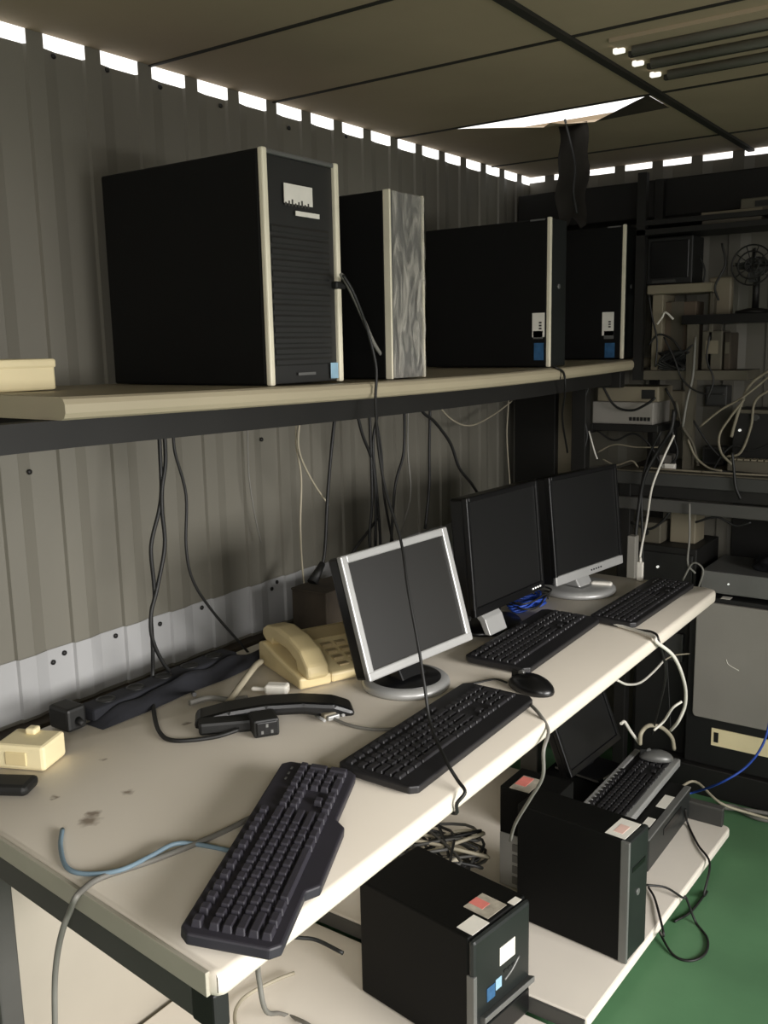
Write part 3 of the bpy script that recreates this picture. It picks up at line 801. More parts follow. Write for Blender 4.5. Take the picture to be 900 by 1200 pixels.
mouse('grey and black mouse on the silver-framed keyboard under the desk', (-.865, 2.615, kz+.033), R(200), M_dsilver, .10, .056, .030)
def base_low(t, zz, M, h, thick):
    part('base', MB().box(-.10, .055, -.075, .075, .001, .016, .007), M_gloss, t)
    part('base_edge', MB().box(.045, .060, -.05, .02, .004, .014, .004), M_silver, t, 'pale front edge')
    part('neck', MB().prism([(-.06, .01), (-.02, .01), (-.055, zz+h*.3), (-.085, zz+h*.3)], 'y', -.03, .03, .004), M_gloss, t)
monitor('black leaning monitor stored under the desk behind the silver-framed keyboard', -1.01, 2.50, kz+.045, R(-8), R(20), R(-4), .30, .30,
        M_gloss, M_screend, .015, (.02, True, M_gloss), .035, base_low, shelfz=kz)

# ------------------------------------------------------------------ background: table, rack and equipment
TY = 2.88
tb_ = thing('side_table', 'dark metal-edged table covered in cables at back right', 'table', (-.70, 3.06, 0))
tz = Y(820, 552, 2.95).z
wpart('table_top', MB().box(-1.12, -.10, TY, 3.235, tz-.016, tz, .003), M_dbeige, tb_)
wpart('front_edge', MB().box(-1.12, -.10, TY-.006, TY+.01, tz-.045, tz-.004, .003), M_dgrey, tb_)
wpart('front_rail', MB().box(-1.115, -.10, TY+.012, TY+.05, tz-.085, tz-.045, .003), M_darkst, tb_)
wpart('lower_rail', MB().box(-1.11, -.10, TY-.002, TY+.02, tz-.128, tz-.088, .003), M_apron, tb_)
for x, y in ((-1.09, TY+.03), (-.14, TY+.03), (-1.09, 3.2), (-.14, 3.2)): wpart('leg', MB().box(x-.02, x+.02, y-.02, y+.02, 0, tz-.016, .002), M_darkst, tb_)
single('dark_gap_backing', MB().box(-.84, -.19, 3.25, 3.265, .0, tz-.13), M_darkst, 'added dark backing for the black gap under the side table', 'board')  # added backing, keeps the gap under the table dark
rk = thing('storage_rack', 'dark metal rack of shelves filled with old equipment at back right', 'rack', (-.70, 3.08, tz))
RY0, RY1 = 2.93, 3.10
zA = Y(780, 268, 2.95).z; zD = Y(850, 368, 2.95).z; zC = Y(830, 434, 2.97).z
for x in (-1.075, -.20):
    for y in (RY0+.012, RY1): wpart('upright', MB().box(x-.014, x+.014, y-.012, y+.012, zC-.03 if (x < -1 and y < 3) else tz, 1.96), M_darkst, rk)
wpart('upright', MB().box(-.925, -.897, RY0+.02, RY0+.05, tz, zD-.028), M_dbeige, rk, 'beige upright')
wpart('shelf', MB().box(-1.09, -.18, RY0, RY1+.012, zA-.016, zA), M_darkst, rk)
wpart('shelf', MB().box(-.935, -.18, RY0-.01, RY1+.012, zD-.028, zD, .002), M_gloss, rk, 'black deep shelf')
wpart('shelf', MB().box(-1.09, -.74, RY0+.03, RY1+.012, zC-.03, zC, .002), M_dbeige, rk, 'beige board shelf')
wpart('top_shelf', MB().box(-1.09, -.18, RY0, RY1, 1.80, 1.815), M_darkst, rk)
def pbox(px0, py0, px1, py1, y, depth, bev=.004, zb=None, b=None):
    a = Y(px0, (py0+py1)/2, y); c = Y(px1, (py0+py1)/2, y); m_ = (px0+px1)/2
    z1 = Y(m_, py0, y).z; z0 = Y(m_, py1, y).z
    if zb is not None: z1 = z1-z0+zb; z0 = zb
    return (b or MB()).box(a.x, c.x, y, y+depth, z0, z1, bev), (a.x, c.x, z0, z1)
def pthing(name, label, cat, px, y, depth, m, zb=None, bev=.004, pname='body', group=None):
    mb, (x0, x1, z0, z1) = pbox(*px, y, depth, bev, zb)
    t = thing(name, label, cat, ((x0+x1)/2, y+depth/2, z0), group=group)
    wpart(pname, mb, m, t); return t, (x0, x1, z0, z1)
# equipment on the rack
t, e = pthing('network_box', 'small beige device with dark slot, top right on the rack', 'device', (868, 222, 905, 238), 2.95, .10, M_dbeige, zb=1.8155)
wpart('slot', MB().box(e[0]+.042, e[1]-.006, 2.948, 2.951, e[2]+.012, e[3]-.010), M_cblk, t)
t, e = pthing('paper_box', 'flat beige box lying on the upper rack shelf', 'box', (822, 255, 892, 269), 2.95, .12, M_dbeige, zb=zA+.0005)
wpart('lid', MB().box(e[0]-.002, e[1]+.002, 2.948, 3.072, e[3]-.008, e[3]+.002, .002), M_beige, t)
t, e = pthing('old_monitor', 'black old boxy monitor on the cream shelf board of the rack', 'monitor', (758, 274, 812, 330), 2.965, .11, M_cblk, zb=Y(790, 333, 2.95).z+.001)
wpart('screen', MB().box(e[0]+.012, e[1]-.012, 2.962, 2.966, e[2]+.02, e[3]-.012, .002), M_gloss, t)
wpart('control_strip', MB().box(e[0]+.02, e[1]-.05, 2.961, 2.966, e[2]+.006, e[2]+.014), M_dgrey, t)
zB = Y(790, 333, 2.95).z
cs = thing('small_shelf', 'cream board on a side panel under the old boxy monitor', 'shelf', (-.96, 3.0, zC))
wpart('top_board', MB().box(-1.055, -.855, 2.945, 3.09, zB-.028, zB, .003), M_beige, cs)
wpart('side_panel', MB().box(-1.045, -1.010, 2.97, 3.085, zC, zB-.028, .003), M_beige, cs)
wpart('side_panel', MB().box(-.872, -.858, 2.99, 3.085, zC, zB-.028, .003), M_dbeige, cs)
t, e = pthing('carton', 'brown carton on beige board under the cream shelf frame', 'box', (772, 352, 815, 432), 2.995, .08, M_brown, zb=zC+.0005)
wpart('tape', MB().box((e[0]+e[1])/2-.02, (e[0]+e[1])/2+.02, 2.9935, 2.996, e[2], e[3]), M_dbeige, t)
fan = thing('desk_fan', 'round grey fan with black guard on the rack at right edge', 'fan', (-.745, 3.0, zD))
fc = Y(872, 312, 3.0)
q = MB()
for rr in (.02, .04, .058): q.tube([(-.745+rr*math.cos(a/16*2*PI), 2.965, fc.z+rr*math.sin(a/16*2*PI)) for a in range(17)], .0025, 6, res=2)
for a in range(10): q.cyl((-.745, 2.965, fc.z), (-.745+.058*math.cos(a*.628), 2.966, fc.z+.058*math.sin(a*.628)), .0015, n=6)
wpart('guard', q, M_darkst, fan)
q = MB()
for k in range(4):
    a = k*PI/2
    q.box(.006, .05, -.018, .018, -.0015, .0015, .001, M=Matrix.Translation((-.745, 2.985, fc.z)) @ Matrix.Rotation(a, 4, 'Y') @ Matrix.Rotation(.5, 4, 'X'))
wpart('blades', q, M_dgrey, fan)
wpart('motor', MB().cyl((-.745, 2.98, fc.z), (-.745, 3.05, fc.z), .024, .03), M_dgrey, fan)
wpart('stand', MB().cyl((-.745, 3.03, zD+.015), (-.745, 3.03, fc.z-.02), .010).lathe([(.055, .0), (.055, .008), (.02, .016), (0, .016)], 28, Matrix.Translation((-.745, 3.02, zD+.0005))), M_darkst, fan)
single('wadded_paper', MB().box(-.885, -.815, 3.02, 3.05, zD+.0005, zD+.115, .006), M_beige, 'pale folded sheet standing beside the grey fan', 'paper')
t, e = pthing('binder', 'beige binder upright under the black rack shelf', 'binder', (822, 388, 846, 434), 2.99, .09, M_dbeige, zb=zC+.0005)
wpart('spine_label', MB().box(e[0]+.012, e[1]-.012, 2.9885, 2.9905, e[2]+.05, e[3]-.03), M_beige, t)
t, e = pthing('binder', 'narrow dark binder beside the beige binder on the rack', 'binder', (848, 390, 856, 434), 2.99, .09, M_rust, zb=zC+.0005)
wpart('spine_label', MB().box(e[0]+.004, e[1]-.004, 2.9885, 2.9905, e[2]+.05, e[3]-.03), M_dbeige, t)
# tangle of plugs at the end of the shelf
tg = []
rnd = random.Random(3)
c0 = Y(790, 420, 2.96)
for k in range(60):
    tg.append((c0.x+.045*math.sin(k*1.9)+rnd.uniform(-.01, .01), 2.955+.018*math.sin(k*.7), zC+.032+.028*math.cos(k*1.3)+rnd.uniform(-.004, .004)))
single('adapter_cable', MB().tube(tg, .0035, 6, res=3), M_cblk, 'tangled black cord heap on the beige board at shelf end', 'cable')
# bracket shelf with network switches, left of the table
nb = thing('bracket_shelf', 'dark bracket shelf carrying two network switches by the shelf post', 'shelf', (-1.14, 3.0, 1.2))
zN = Y(730, 497, 2.95).z
wpart('board', MB().box(-1.225, -1.0, 2.93, 3.15, zN-.022, zN, .002), M_darkst, nb)
wpart('leg', MB().box(-1.02, -1.002, 3.11, 3.13, tz+.0005, zN-.022), M_darkst, nb)
wpart('leg', MB().box(-1.02, -1.002, 2.94, 2.96, tz+.0005, zN-.022), M_darkst, nb)
wpart('side_arm', MB().box(-1.226, -1.220, 2.921, 3.15, zN-.03, zN), M_darkst, nb)
t, e = pthing('network_switch', 'grey lower network switch on the bracket shelf', 'network switch', (694, 470, 766, 496), 2.945, .16, M_greyp, zb=zN+.0005)
q = MB()
for k in range(6): q.box(e[1]-.080+k*.012, e[1]-.071+k*.012, 2.9435, 2.946, e[2]+.012, e[2]+.024)
wpart('port', q, M_cblk, t)
zs_ = e[3]
t, e = pthing('network_switch', 'beige upper network switch stacked above the grey one', 'network switch', (700, 446, 772, 464), 2.95, .14, M_beige, zb=zs_+.0005)
q = MB().box(e[1]-.055, e[1]-.012, 2.9485, 2.951, e[2]+.010, e[3]-.010)
wpart('port', q, M_cblk, t)
t, e = pthing('switch_bundle', 'pale adapter block resting on the table below the switches', 'adapter', (770, 500, 788, 514), 3.0, .05, M_greyp, zb=tz+.0005)
wpart('prong', MB().box(e[0]+.01, e[1]-.01, 2.985, 3.001, e[2]+.008, e[2]+.014), M_dsilver, t)
# on the table
t, e = pthing('amplifier', 'dark device with round knob on the table at right edge', 'device', (858, 474, 960, 548), 3.0, .14, M_darkst, zb=tz+.0005)
wpart('front_lip', MB().box(e[0]-.002, e[1], 2.996, 3.002, e[3]-.012, e[3], .002), M_dbeige, t)
k_ = Y(886, 489, 2.995); wpart('knob', MB().cyl((k_.x, 3.0, k_.z), (k_.x, 2.985, k_.z), .012, .010), M_dgrey, t)
k_ = Y(861, 504, 2.995); wpart('lamp', MB().cyl((k_.x+.015, 3.0, k_.z), (k_.x+.015, 2.992, k_.z), .004), M_led, t, 'small bright lamp')
t, e = pthing('keyboard_stack', 'beige old keypad lying on the table in front of the dark device', 'keypad', (852, 536, 940, 552), 2.93, .05, M_dbeige, zb=tz+.0005)
for k in range(7):
    for j in range(2): wpart('key', MB().box(e[0]+.008+k*.02, e[0]+.024+k*.02, 2.935+j*.021, 2.951+j*.021, e[3]-.001, e[3]+.005, .001), M_beige, t)
t, e = pthing('socket_box', 'grey wall socket box behind the table cables', 'socket', (824, 490, 850, 512), 3.10, .05, M_dgrey, zb=tz+.001)
wpart('face', MB().box(e[0]+.008, e[1]-.008, 3.0985, 3.1005, e[2]+.01, e[3]-.008), M_cblk, t)
t, e = pthing('white_clip', 'tiny white plug lying on the table front', 'plug', (778, 549, 790, 556), 2.93, .02, M_white, zb=tz+.0005, bev=.002)
wpart('tip', MB().box(e[0]-.01, e[0]+.001, 2.936, 2.944, e[2]+.002, e[3]-.003), M_white, t)
# under the table: cabinet with a grey door
CY = 2.87
zc1 = Y(860, 704, CY).z; zc0 = .10
cb_ = thing('equipment_cabinet', 'black cabinet with grey door panel under the side table', 'cabinet', (-.59, 3.05, zc0))
xa = Y(806, 770, CY).x
wpart('body', MB().box(xa, -.33, CY, 3.22, zc0, zc1, .004), M_cblk, cb_)
da = Y(815, 770, CY)
dz1 = Y(860, 709, CY).z; dz0 = Y(860, 847, CY).z
dmb = MB(); cr = .014; o = []
for (sx, sy, ax) in ((1, 1, 0), (-1, 1, 1), (-1, -1, 2), (1, -1, 3)):
    for k in range(5):
        a = (ax+k/4)*PI/2
        o.append(((da.x-.36+.02 if 0 else 0)+0, 0))
o = []
x0, x1 = da.x, -.36
for cxx, czz, a0 in ((x1-cr, dz1-cr, 0), (x0+cr, dz1-cr, 1), (x0+cr, dz0+cr, 2), (x1-cr, dz0+cr, 3)):
    for k in range(5):
        a = (a0+k/4)*PI/2; o.append((cxx+cr*math.cos(a), czz+cr*math.sin(a)))
dmb.prism(o, 'y', CY-.012, CY+.001, .003)
dr = wpart('door', dmb, M_greyp, cb_, 'grey rounded door panel')
wpart('scratch', MB().tube([Y(851, 773, CY-.0125), Y(854, 779, CY-.0125), Y(866, 786, CY-.0125)], .0012, 6), M_white, dr)
a = Y(834, 853, CY-.003); c = Y(834, 873, CY-.003)
sl = wpart('label_strip', MB().box(a.x, -.40, CY-.003, CY+.001, c.z, a.z), M_ivory, cb_, 'cream label strip')
wpart('print_patch', MB().box(a.x+.008, a.x+.022, CY-.0042, CY-.0028, c.z+.012, a.z-.012), M_cblk, sl)
a = Y(845, 702, CY+.01); wpart('label_sticker', MB().box(a.x, a.x+.028, CY+.004, CY+.034, zc1, zc1+.001), M_white, cb_, 'small white label')
single('plinth', MB().box(-.95, -.19, 2.85, 3.24, .001, .099, .004), M_darkst, 'dark low plinth under the black cabinet at right', 'plinth')
t, e = pthing('rack_device', 'silver flat device with bright light on the black cabinet', 'device', (822, 650, 960, 676), 2.885, .25, M_dsilver, zb=zc1+.012, bev=.003)
k_ = Y(855, 655, 2.884); wpart('lamp', MB().cyl((k_.x, 2.886, (e[2]+e[3])/2), (k_.x, 2.882, (e[2]+e[3])/2), .003), M_led, t, 'bright light')
for x in (e[0]+.02, e[1]-.03): wpart('foot', MB().box(x, x+.02, 2.90, 2.92, zc1, e[2]+.001), M_cblk, t)
bag = bmesh.new(); bmesh.ops.create_icosphere(bag, subdivisions=4, radius=1)
for v in bag.verts:
    d = 1+.18*noise.noise(v.co*2.2)+.07*noise.noise(v.co*6)
    v.co = Vector((v.co.x*.13*d, v.co.y*.08*d, max(v.co.z, -.35)*.045*d))
mz = min(v.co.z for v in bag.verts)
mb = MB(); mb._merge(bag, Matrix.Translation((-.57, 3.0, e[3]-mz+.0005)), True)
single('cloth_bag', mb, M_navy, 'dark navy bag heaped on the silver flat device', 'bag')
# left part below the table
lc = thing('steel_cabinet', 'dark low cabinet under the table left of the grey door', 'cabinet', (-.985, 3.08, 0))
zl = Y(780, 640, 2.93).z
wpart('body', MB().box(-1.055, -.86, 2.925, 3.17, .0, zl, .003), M_darkst, lc)
wpart('door', MB().box(-1.045, -.87, 2.917, 2.926, .05, zl-.02, .003), M_cblk, lc)
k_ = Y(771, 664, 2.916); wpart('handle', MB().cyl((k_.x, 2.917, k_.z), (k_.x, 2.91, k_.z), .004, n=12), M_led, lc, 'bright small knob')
t, e = pthing('junction_box', 'beige box with round hole on the low dark cabinet', 'box', (742, 616, 774, 640), 2.95, .10, M_dbeige, zb=zl+.0005)
k_ = Y(757, 630, 2.95); wpart('round_hole', MB().cyl((k_.x, 2.951, (e[2]+e[3])/2), (k_.x, 2.947, (e[2]+e[3])/2), .010), M_cblk, t)
t, e = pthing('white_box', 'pale crumpled carton on the low cabinet under the table', 'box', (785, 600, 815, 640), 3.0, .10, M_beige, zb=zl+.0005)
wpart('flap', MB().box(e[0], e[1], 2.985, 3.002, e[3]-.004, e[3], .001), M_beige, t)
t, e = pthing('wall_plug', 'white plug standing on the far desk end on a white cord', 'plug', (746, 650, 753, 672), 2.60, .012, M_cwht, zb=DZ+.0005, bev=.002)
wpart('boot', MB().cyl(((e[0]+e[1])/2, 2.606, e[3]-.001), ((e[0]+e[1])/2, 2.606, e[3]+.014), .005, .003, n=12), M_cwht, t)
t, e = pthing('power_block', 'pale upright adapter behind the far monitor beside desk end', 'adapter', (734, 640, 744, 690), 2.80, .03, M_greyp, bev=.003, zb=0.70)
wpart('mount', MB().box(e[0]+.004, e[1]-.004, 2.829, 2.875, .70, .72), M_darkst, t)
# box below the far desk end
t, e = pthing('junction_box', 'small grey box on the wall-side floor clutter under the far desk end', 'box', (778, 742, 800, 775), 2.90, .03, M_dgrey)
wpart('back_plate', MB().box(e[0]-.004, e[1]+.004, 2.927, 2.932, e[2]-.004, e[3]+.004), M_darkst, t)

# ------------------------------------------------------------------ cables
G1 = 'cords hanging from the shelf'
XW = -1.50
def hx(pts, x):
    P = [X(a, c, x) for a, c in pts]
    if pts[0][1] < 512 and pts[0][0] < 610:            # hangs from the underside of the shelf
        zt_ = sag(P[0].y)-.033
        if P[0].z < zt_ - .01: P.insert(0, Vector((P[0].x, P[0].y, zt_)))
        else: P[0].z = zt_
    return P
# pair at left
zt = 521
cable('power_cable', 'black cord hanging behind the desk, leftmost of the twisted pair', hx([(186, 500), (188, 540), (189, 575), (186, 600), (177, 640), (180, 680), (181, 700), (177, 720), (179, 760), (179, 800)], XW+.03)+[Z(180, 832, DZ+.006), Z(187, 858, DZ+.006), Z(205, 868, DZ+.006), Z(250, 864, DZ+.006), Z(280, 855, DZ+.012)], .0042, M_cblk, G1)
cable('power_cable', 'black cord of the twisted pair curving away right at the desk', hx([(192, 500), (194, 540), (190, 572), (190, 600), (193, 640), (184, 690), (177, 720), (179, 750), (195, 782), (222, 808)], XW+.035)+[Z(228, 814, DZ+.045)], .0042, M_cblk, G1)
cable('power_cable', 'thin black cord falling diagonally towards the telephone', hx([(203, 500), (205, 530), (218, 580), (218, 640), (226, 680), (248, 715), (280, 752), (300, 775)], XW+.03), .0032, M_cblk, G1)
cable('thin_wire', 'pale wire hanging from the shelf nearer to the black plug cord', hx([(348, 485), (347, 520), (353, 560), (352, 620), (356, 680), (366, 712)], XW), .0026, M_cdim, G1)
cable('thin_wire', 'pale wire crossing over to the black plug cord', hx([(352, 485), (350, 525), (364, 560), (385, 592)], XW+.01), .0024, M_cdim, G1)
cable('thin_wire', 'faint thin wire on the sheet wall under the big tower', hx([(290, 505), (292, 560), (300, 610), (306, 635)], -1.60), .0018, M_cgry, G1)
pl = thing('plug_cable', 'black cord with a plug dangling free above the telephone', 'cable', X(382, 600, XW+.03), group=G1)
wpart('cord', MB().tube(hx([(393, 480), (389, 520), (384, 580), (381, 640), (378, 662)], XW+.03), .0042, 8), M_cblk, pl)
a = X(378, 660, XW+.03); c = X(366, 683, XW+.03)
wpart('plug', MB().cyl(a, c, .008, .014, 12), M_cblk, pl)
cords = [([(418, 480), (425, 510), (436, 540), (440, 580), (440, 640)], .0042, 'black cord hanging behind the silver-framed monitor, first of the bundle'),
         ([(433, 480), (435, 540), (436, 590), (433, 625), (434, 650)], .0042, 'black cord hanging straight in the bundle behind the silver-framed monitor'),
         ([(443, 480), (437, 520), (441, 570), (445, 620), (446, 650)], .0040, 'black cord of the bundle bending near its middle'),
         ([(440, 485), (447, 530), (450, 580), (461, 640)], .0034, 'thin black cord slanting right from the bundle'),
         ([(474, 480), (473, 530), (463, 570), (458, 640)], .0040, 'black cord hanging just right of the bundle'),
         ([(478, 480), (478, 530), (481, 580), (470, 625)], .0026, 'thin grey cord beside the cord right of the bundle'),
         ([(504, 478), (503, 530), (503, 570), (498, 620)], .0042, 'black cord hanging alone left of the middle monitor')]
for p, r_, lb in cords: cable('power_cable', lb, hx(p, XW+.02+.012*(r_ > .0036)), r_, M_cgry if r_ < .003 else M_cblk, G1)
cable('power_cable', 'black cord curving from the shelf down behind the middle monitor', hx([(494, 480), (510, 495), (528, 520), (538, 548), (552, 566), (561, 580)], -1.35), .0042, M_cblk, G1)
cable('power_cable', 'short black cord slanting down left behind the silver-framed monitor', hx([(442, 608), (432, 622), (418, 640), (412, 650)], XW+.03), .0042, M_cblk, G1)
cable('thin_wire', 'pale wire drooping beneath the shelf left of the corner', hx([(516, 476), (535, 495), (555, 498), (580, 485), (600, 470)], -1.52), .0026, M_cdim, G1)
cable('thin_wire', 'pale wire hanging down beside the dark corner board', hx([(596, 470), (594, 510), (597, 560), (598, 575)], -1.55), .0022, M_cdim, G1)
# cable from the big tower over the shelf edge and down in front of the screen
pp = [X(402, 322, -1.09), X(415, 345, -1.08), X(430, 385, -1.08), X(440, 425, -1.075), X(441, 447, -1.074), X(440, 470, -1.072), X(443, 520, -1.05), X(452, 575, -1.02), X(470, 635, -.965), X(478, 690, -.925), X(490, 755, -.885), X(497, 800, -.86), X(505, 850, -.83)]
pp += [Z(522, 890, DZ+.034), Z(536, 914, DZ+.014), Z(545, 928, DZ+.004), Vector((-.700, 1.168, DZ-.012)), Vector((-.706, 1.176, DZ-.034)), Vector((-.735, 1.19, DZ-.042)), Vector((-.765, 1.21, DZ-.040))]
cable('signal_cable', 'long thin black cord draped from the big tower across the silver-framed monitor', pp, .0030, M_cblk)
cable('loose_strap', 'grey strap hanging slack over the side of the film-wrapped tower', [X(400, 322, -1.10), X(408, 335, -1.12), X(422, 365, -1.14), X(437, 400, -1.15), X(448, 418, -1.16)], .0042, M_cgry)
cable('power_cable', 'thin black cord crossing the shelf edge below the third tower', [Vector((-1.10, 2.36, sag(2.36)+.004)), X(652, 431, -1.083), X(661, 438, -1.081), X(662, 460, -1.09), X(659, 490, -1.15), X(665, 530, -1.22)], .003, M_cblk, G1)
# desk cables
cable('beige_cable', 'thick beige cord bent on the desk left of the telephone', [Z(240, 842, DZ+.008), Z(262, 830, DZ+.010), Z(280, 806, DZ+.02), Z(298, 782, DZ+.03), Z(306, 775, DZ+.03)], .0068, M_cdim)
cable('beige_cable', 'grey cord lying behind the black plastic arm', [Z(222, 824, DZ+.008), Z(245, 818, DZ+.008), Z(268, 820, DZ+.008), Z(290, 818, DZ+.012)], .006, M_cgry)
cable('signal_cable', 'dark cord running from the video plug to behind the keyboard', [Z(390, 842, DZ+.006), Z(410, 850, DZ+.004), Z(440, 855, DZ+.004), Z(475, 853, DZ+.005)], .0032, M_cgry)
cable('keyboard_cable', 'grey cord from the slate keyboard over the near desk end', [Z(330, 938, DZ+.008), Z(300, 955, DZ+.006), Z(250, 980, DZ+.005), Z(180, 1008, DZ+.005), Z(120, 1028, DZ+.005), Z(98, 1042, DZ+.005), Z(88, 1053, DZ+.005), Y(82, 1068, .668), Y(74, 1088, .664), Y(67, 1120, .664), Y(64, 1160, .664), Y(65, 1230, .664)], .0042, M_cgry)
cable('network_cable', 'pale blue cord curling on the near part of the desk', [Z(73, 972, DZ+.004), Z(71, 992, DZ+.004), Z(78, 1016, DZ+.004), Z(100, 1024, DZ+.004), Z(140, 1020, DZ+.010), Z(175, 1004, DZ+.010), Z(205, 989, DZ+.012), Z(235, 990, DZ+.004), Z(275, 998, DZ+.004)], .0034, M_cslt)
cable('mouse_cable', 'thin black cord from the desk mouse', [Z(594, 800, DZ+.006), Z(580, 796, DZ+.004), Z(560, 800, DZ+.004), Z(548, 802, DZ+.004)], .0022, M_cblk)
cable('keyboard_cable', 'grey cord hanging over the desk edge from the nearer front keyboard', [Z(622, 826, DZ+.008), Z(633, 838, DZ+.004), Vector((-.700, Z(637, 848, DZ).y, DZ-.012)), X(637, 880, -.69), X(636, 910, -.70), X(622, 935, -.74), X(604, 965, -.80), X(598, 985, -.84)], .0034, M_cgry)
cable('keyboard_cable', 'black cord lying along the edge of the farthest keyboard', [Z(700, 728, DZ+.006), Z(740, 737, DZ+.004), Z(765, 741, DZ+.004), Vector((-.70, Z(775, 748, DZ).y, DZ-.01)), X(780, 790, -.72), X(772, 830, -.80), X(764, 860, -.86)], .003, M_cblk)
cable('white_cable', 'thick white cord looping off the far desk edge', [Z(703, 727, DZ+.008), Z(735, 736, DZ+.005), Z(765, 746, DZ+.005), Vector((-.698, Z(777, 752, DZ).y, DZ-.004)), X(790, 770, -.69), X(802, 800, -.70), X(803, 825, -.72), X(795, 845, -.74), X(786, 856, -.77)], .0045, M_cwht)
t = thing('end_stop', 'small dark grey block at the far end of the low shelf board', 'block', (-.71, 2.562, LZ))
part('plate', MB().box(-.065, .062, -.010, .010, .001, .056, .002), M_dgrey, t)
part('lip', MB().box(-.066, .063, -.012, .012, .050, .058, .002), M_apron, t)
cable('white_cable', 'white cord branching up from the thick white loop', [X(799, 822, -.72), X(788, 830, -.74), X(778, 845, -.77), X(766, 856, -.79)], .0036, M_cwht)
cable('mouse_cable', 'thick pale cord arched over the far end of the silver-framed keyboard', [X(750, 872, -.86), X(751, 860, -.855), X(757, 852, -.85), X(764, 850, -.845), X(776, 853, -.835), X(787, 864, -.83), X(790, 878, -.83)], .006, M_cdim)
cable('usb_lead', 'short white lead with a tip pointing left by the silver-framed keyboard', [X(728, 848, -.88), X(732, 846, -.88), X(739, 857, -.875), X(750, 872, -.87)], .0045, M_cwht)
cable('white_cable', 'white cord drooping under the far desk part', hx([(723, 797), (735, 802), (750, 800), (765, 788), (778, 774)], -.85), .0034, M_cwht)
cable('white_cable', 'thin pale cord going right under the far desk end', hx([(778, 774), (790, 768), (808, 766)], -.85), .0022, M_cdim)
cable('white_cable', 'white cord dropping from the switches to the far desk end', [Y(790, 510, 2.84), Y(776, 540, 2.82), Y(764, 572, 2.80), Y(758, 610, 2.72), Y(752, 640, 2.64), Vector((Y(749, 652, 2.606).x, 2.606, DZ+.050))], .0034, M_cwht)
cable('power_cable', 'thick black cord dropping from the plug tangle past the table edge', [Y(790, 480, 2.86), Y(786, 505, 2.85), Y(770, 530, 2.85), Y(755, 560, 2.84), Y(748, 600, 2.84), Y(742, 660, 2.82), Y(740, 700, 2.82)], .006, M_cblk)
cable('power_cable', 'second black cord beside the thick one at the table edge', [Y(775, 505, 2.86), Y(758, 540, 2.86), Y(752, 580, 2.85), Y(753, 640, 2.84), Y(752, 700, 2.84)], .004, M_cblk)
G2 = 'cables on the back rack'
M_cback = mat('dusty_cable', (124, 117, 100), .6, 0, .1, 20)
bgc = [([(690, 505), (697, 530), (700, 538)], 2.90, .0026, M_cwht, 'short pale wire beside the shelf post'),
       ([(700, 530), (720, 521), (745, 524), (775, 524)], 2.90, .0026, M_cback, 'pale wire sweeping right above the farthest monitor'),
       ([(705, 450), (720, 475), (740, 481), (757, 474), (768, 466)], 2.92, .004, M_cblk, 'black cord looped in front of the network switches'),
       ([(778, 395), (790, 420), (800, 445), (820, 460), (850, 462)], 2.92, .003, M_cblk, 'black cord arching across the beige board'),
       ([(815, 395), (812, 440), (805, 470), (800, 500)], 2.93, .004, M_cgry, 'grey cord hanging beside the beige upright'),
       ([(905, 432), (880, 450), (868, 475), (860, 500), (857, 512)], 2.92, .005, M_cback, 'thick pale cable swooping in from the right edge'),
       ([(905, 438), (870, 466), (845, 480), (820, 500)], 2.91, .0035, M_cback, 'thinner pale cable fanning left from the right edge'),
       ([(872, 468), (855, 490), (843, 510), (845, 530), (858, 545)], 2.90, .004, M_cback, 'pale cable curling down towards the table'),
       ([(858, 530), (860, 550), (862, 570), (868, 585)], 2.865, .0042, M_cblk, 'black cord running over the table front edge'),
       ([(806, 515), (815, 535), (830, 548), (846, 552)], 2.92, .0035, M_cback, 'pale cord drooping onto the table middle'),
       ([(740, 612), (760, 620), (775, 612), (785, 600)], 2.90, .004, M_cblk, 'black cord under the table rail'),
       ([(808, 590), (808, 630), (806, 660), (815, 672)], 2.865, .0034, M_cgry, 'grey cord dangling below the table rail'),
       ([(800, 680), (812, 660), (824, 668), (818, 690)], 2.86, .003, M_cgry, 'grey wire kinked beside the silver flat device'),
       ([(770, 380), (776, 372), (780, 366), (789, 374)], 2.93, .003, M_cwht, 'tiny white wire end below the cream shelf frame'),
       ([(760, 345), (764, 370), (770, 400), (768, 430)], 2.92, .003, M_cblk, 'black cord hanging along the cream side panel'),
       ([(846, 285), (850, 310), (838, 335), (842, 352)], 2.93, .0035, M_cblk, 'black cord drooping left of the grey fan'),
       ([(786, 860), (783, 800), (781, 770)], 2.75, .002, M_cblk, 'thin dark wire below the far desk end')]
for p, y, r_, m_, lb in bgc: cable('rack_cable', lb, [Y(a, c, y) for a, c in p], r_, m_, G2)
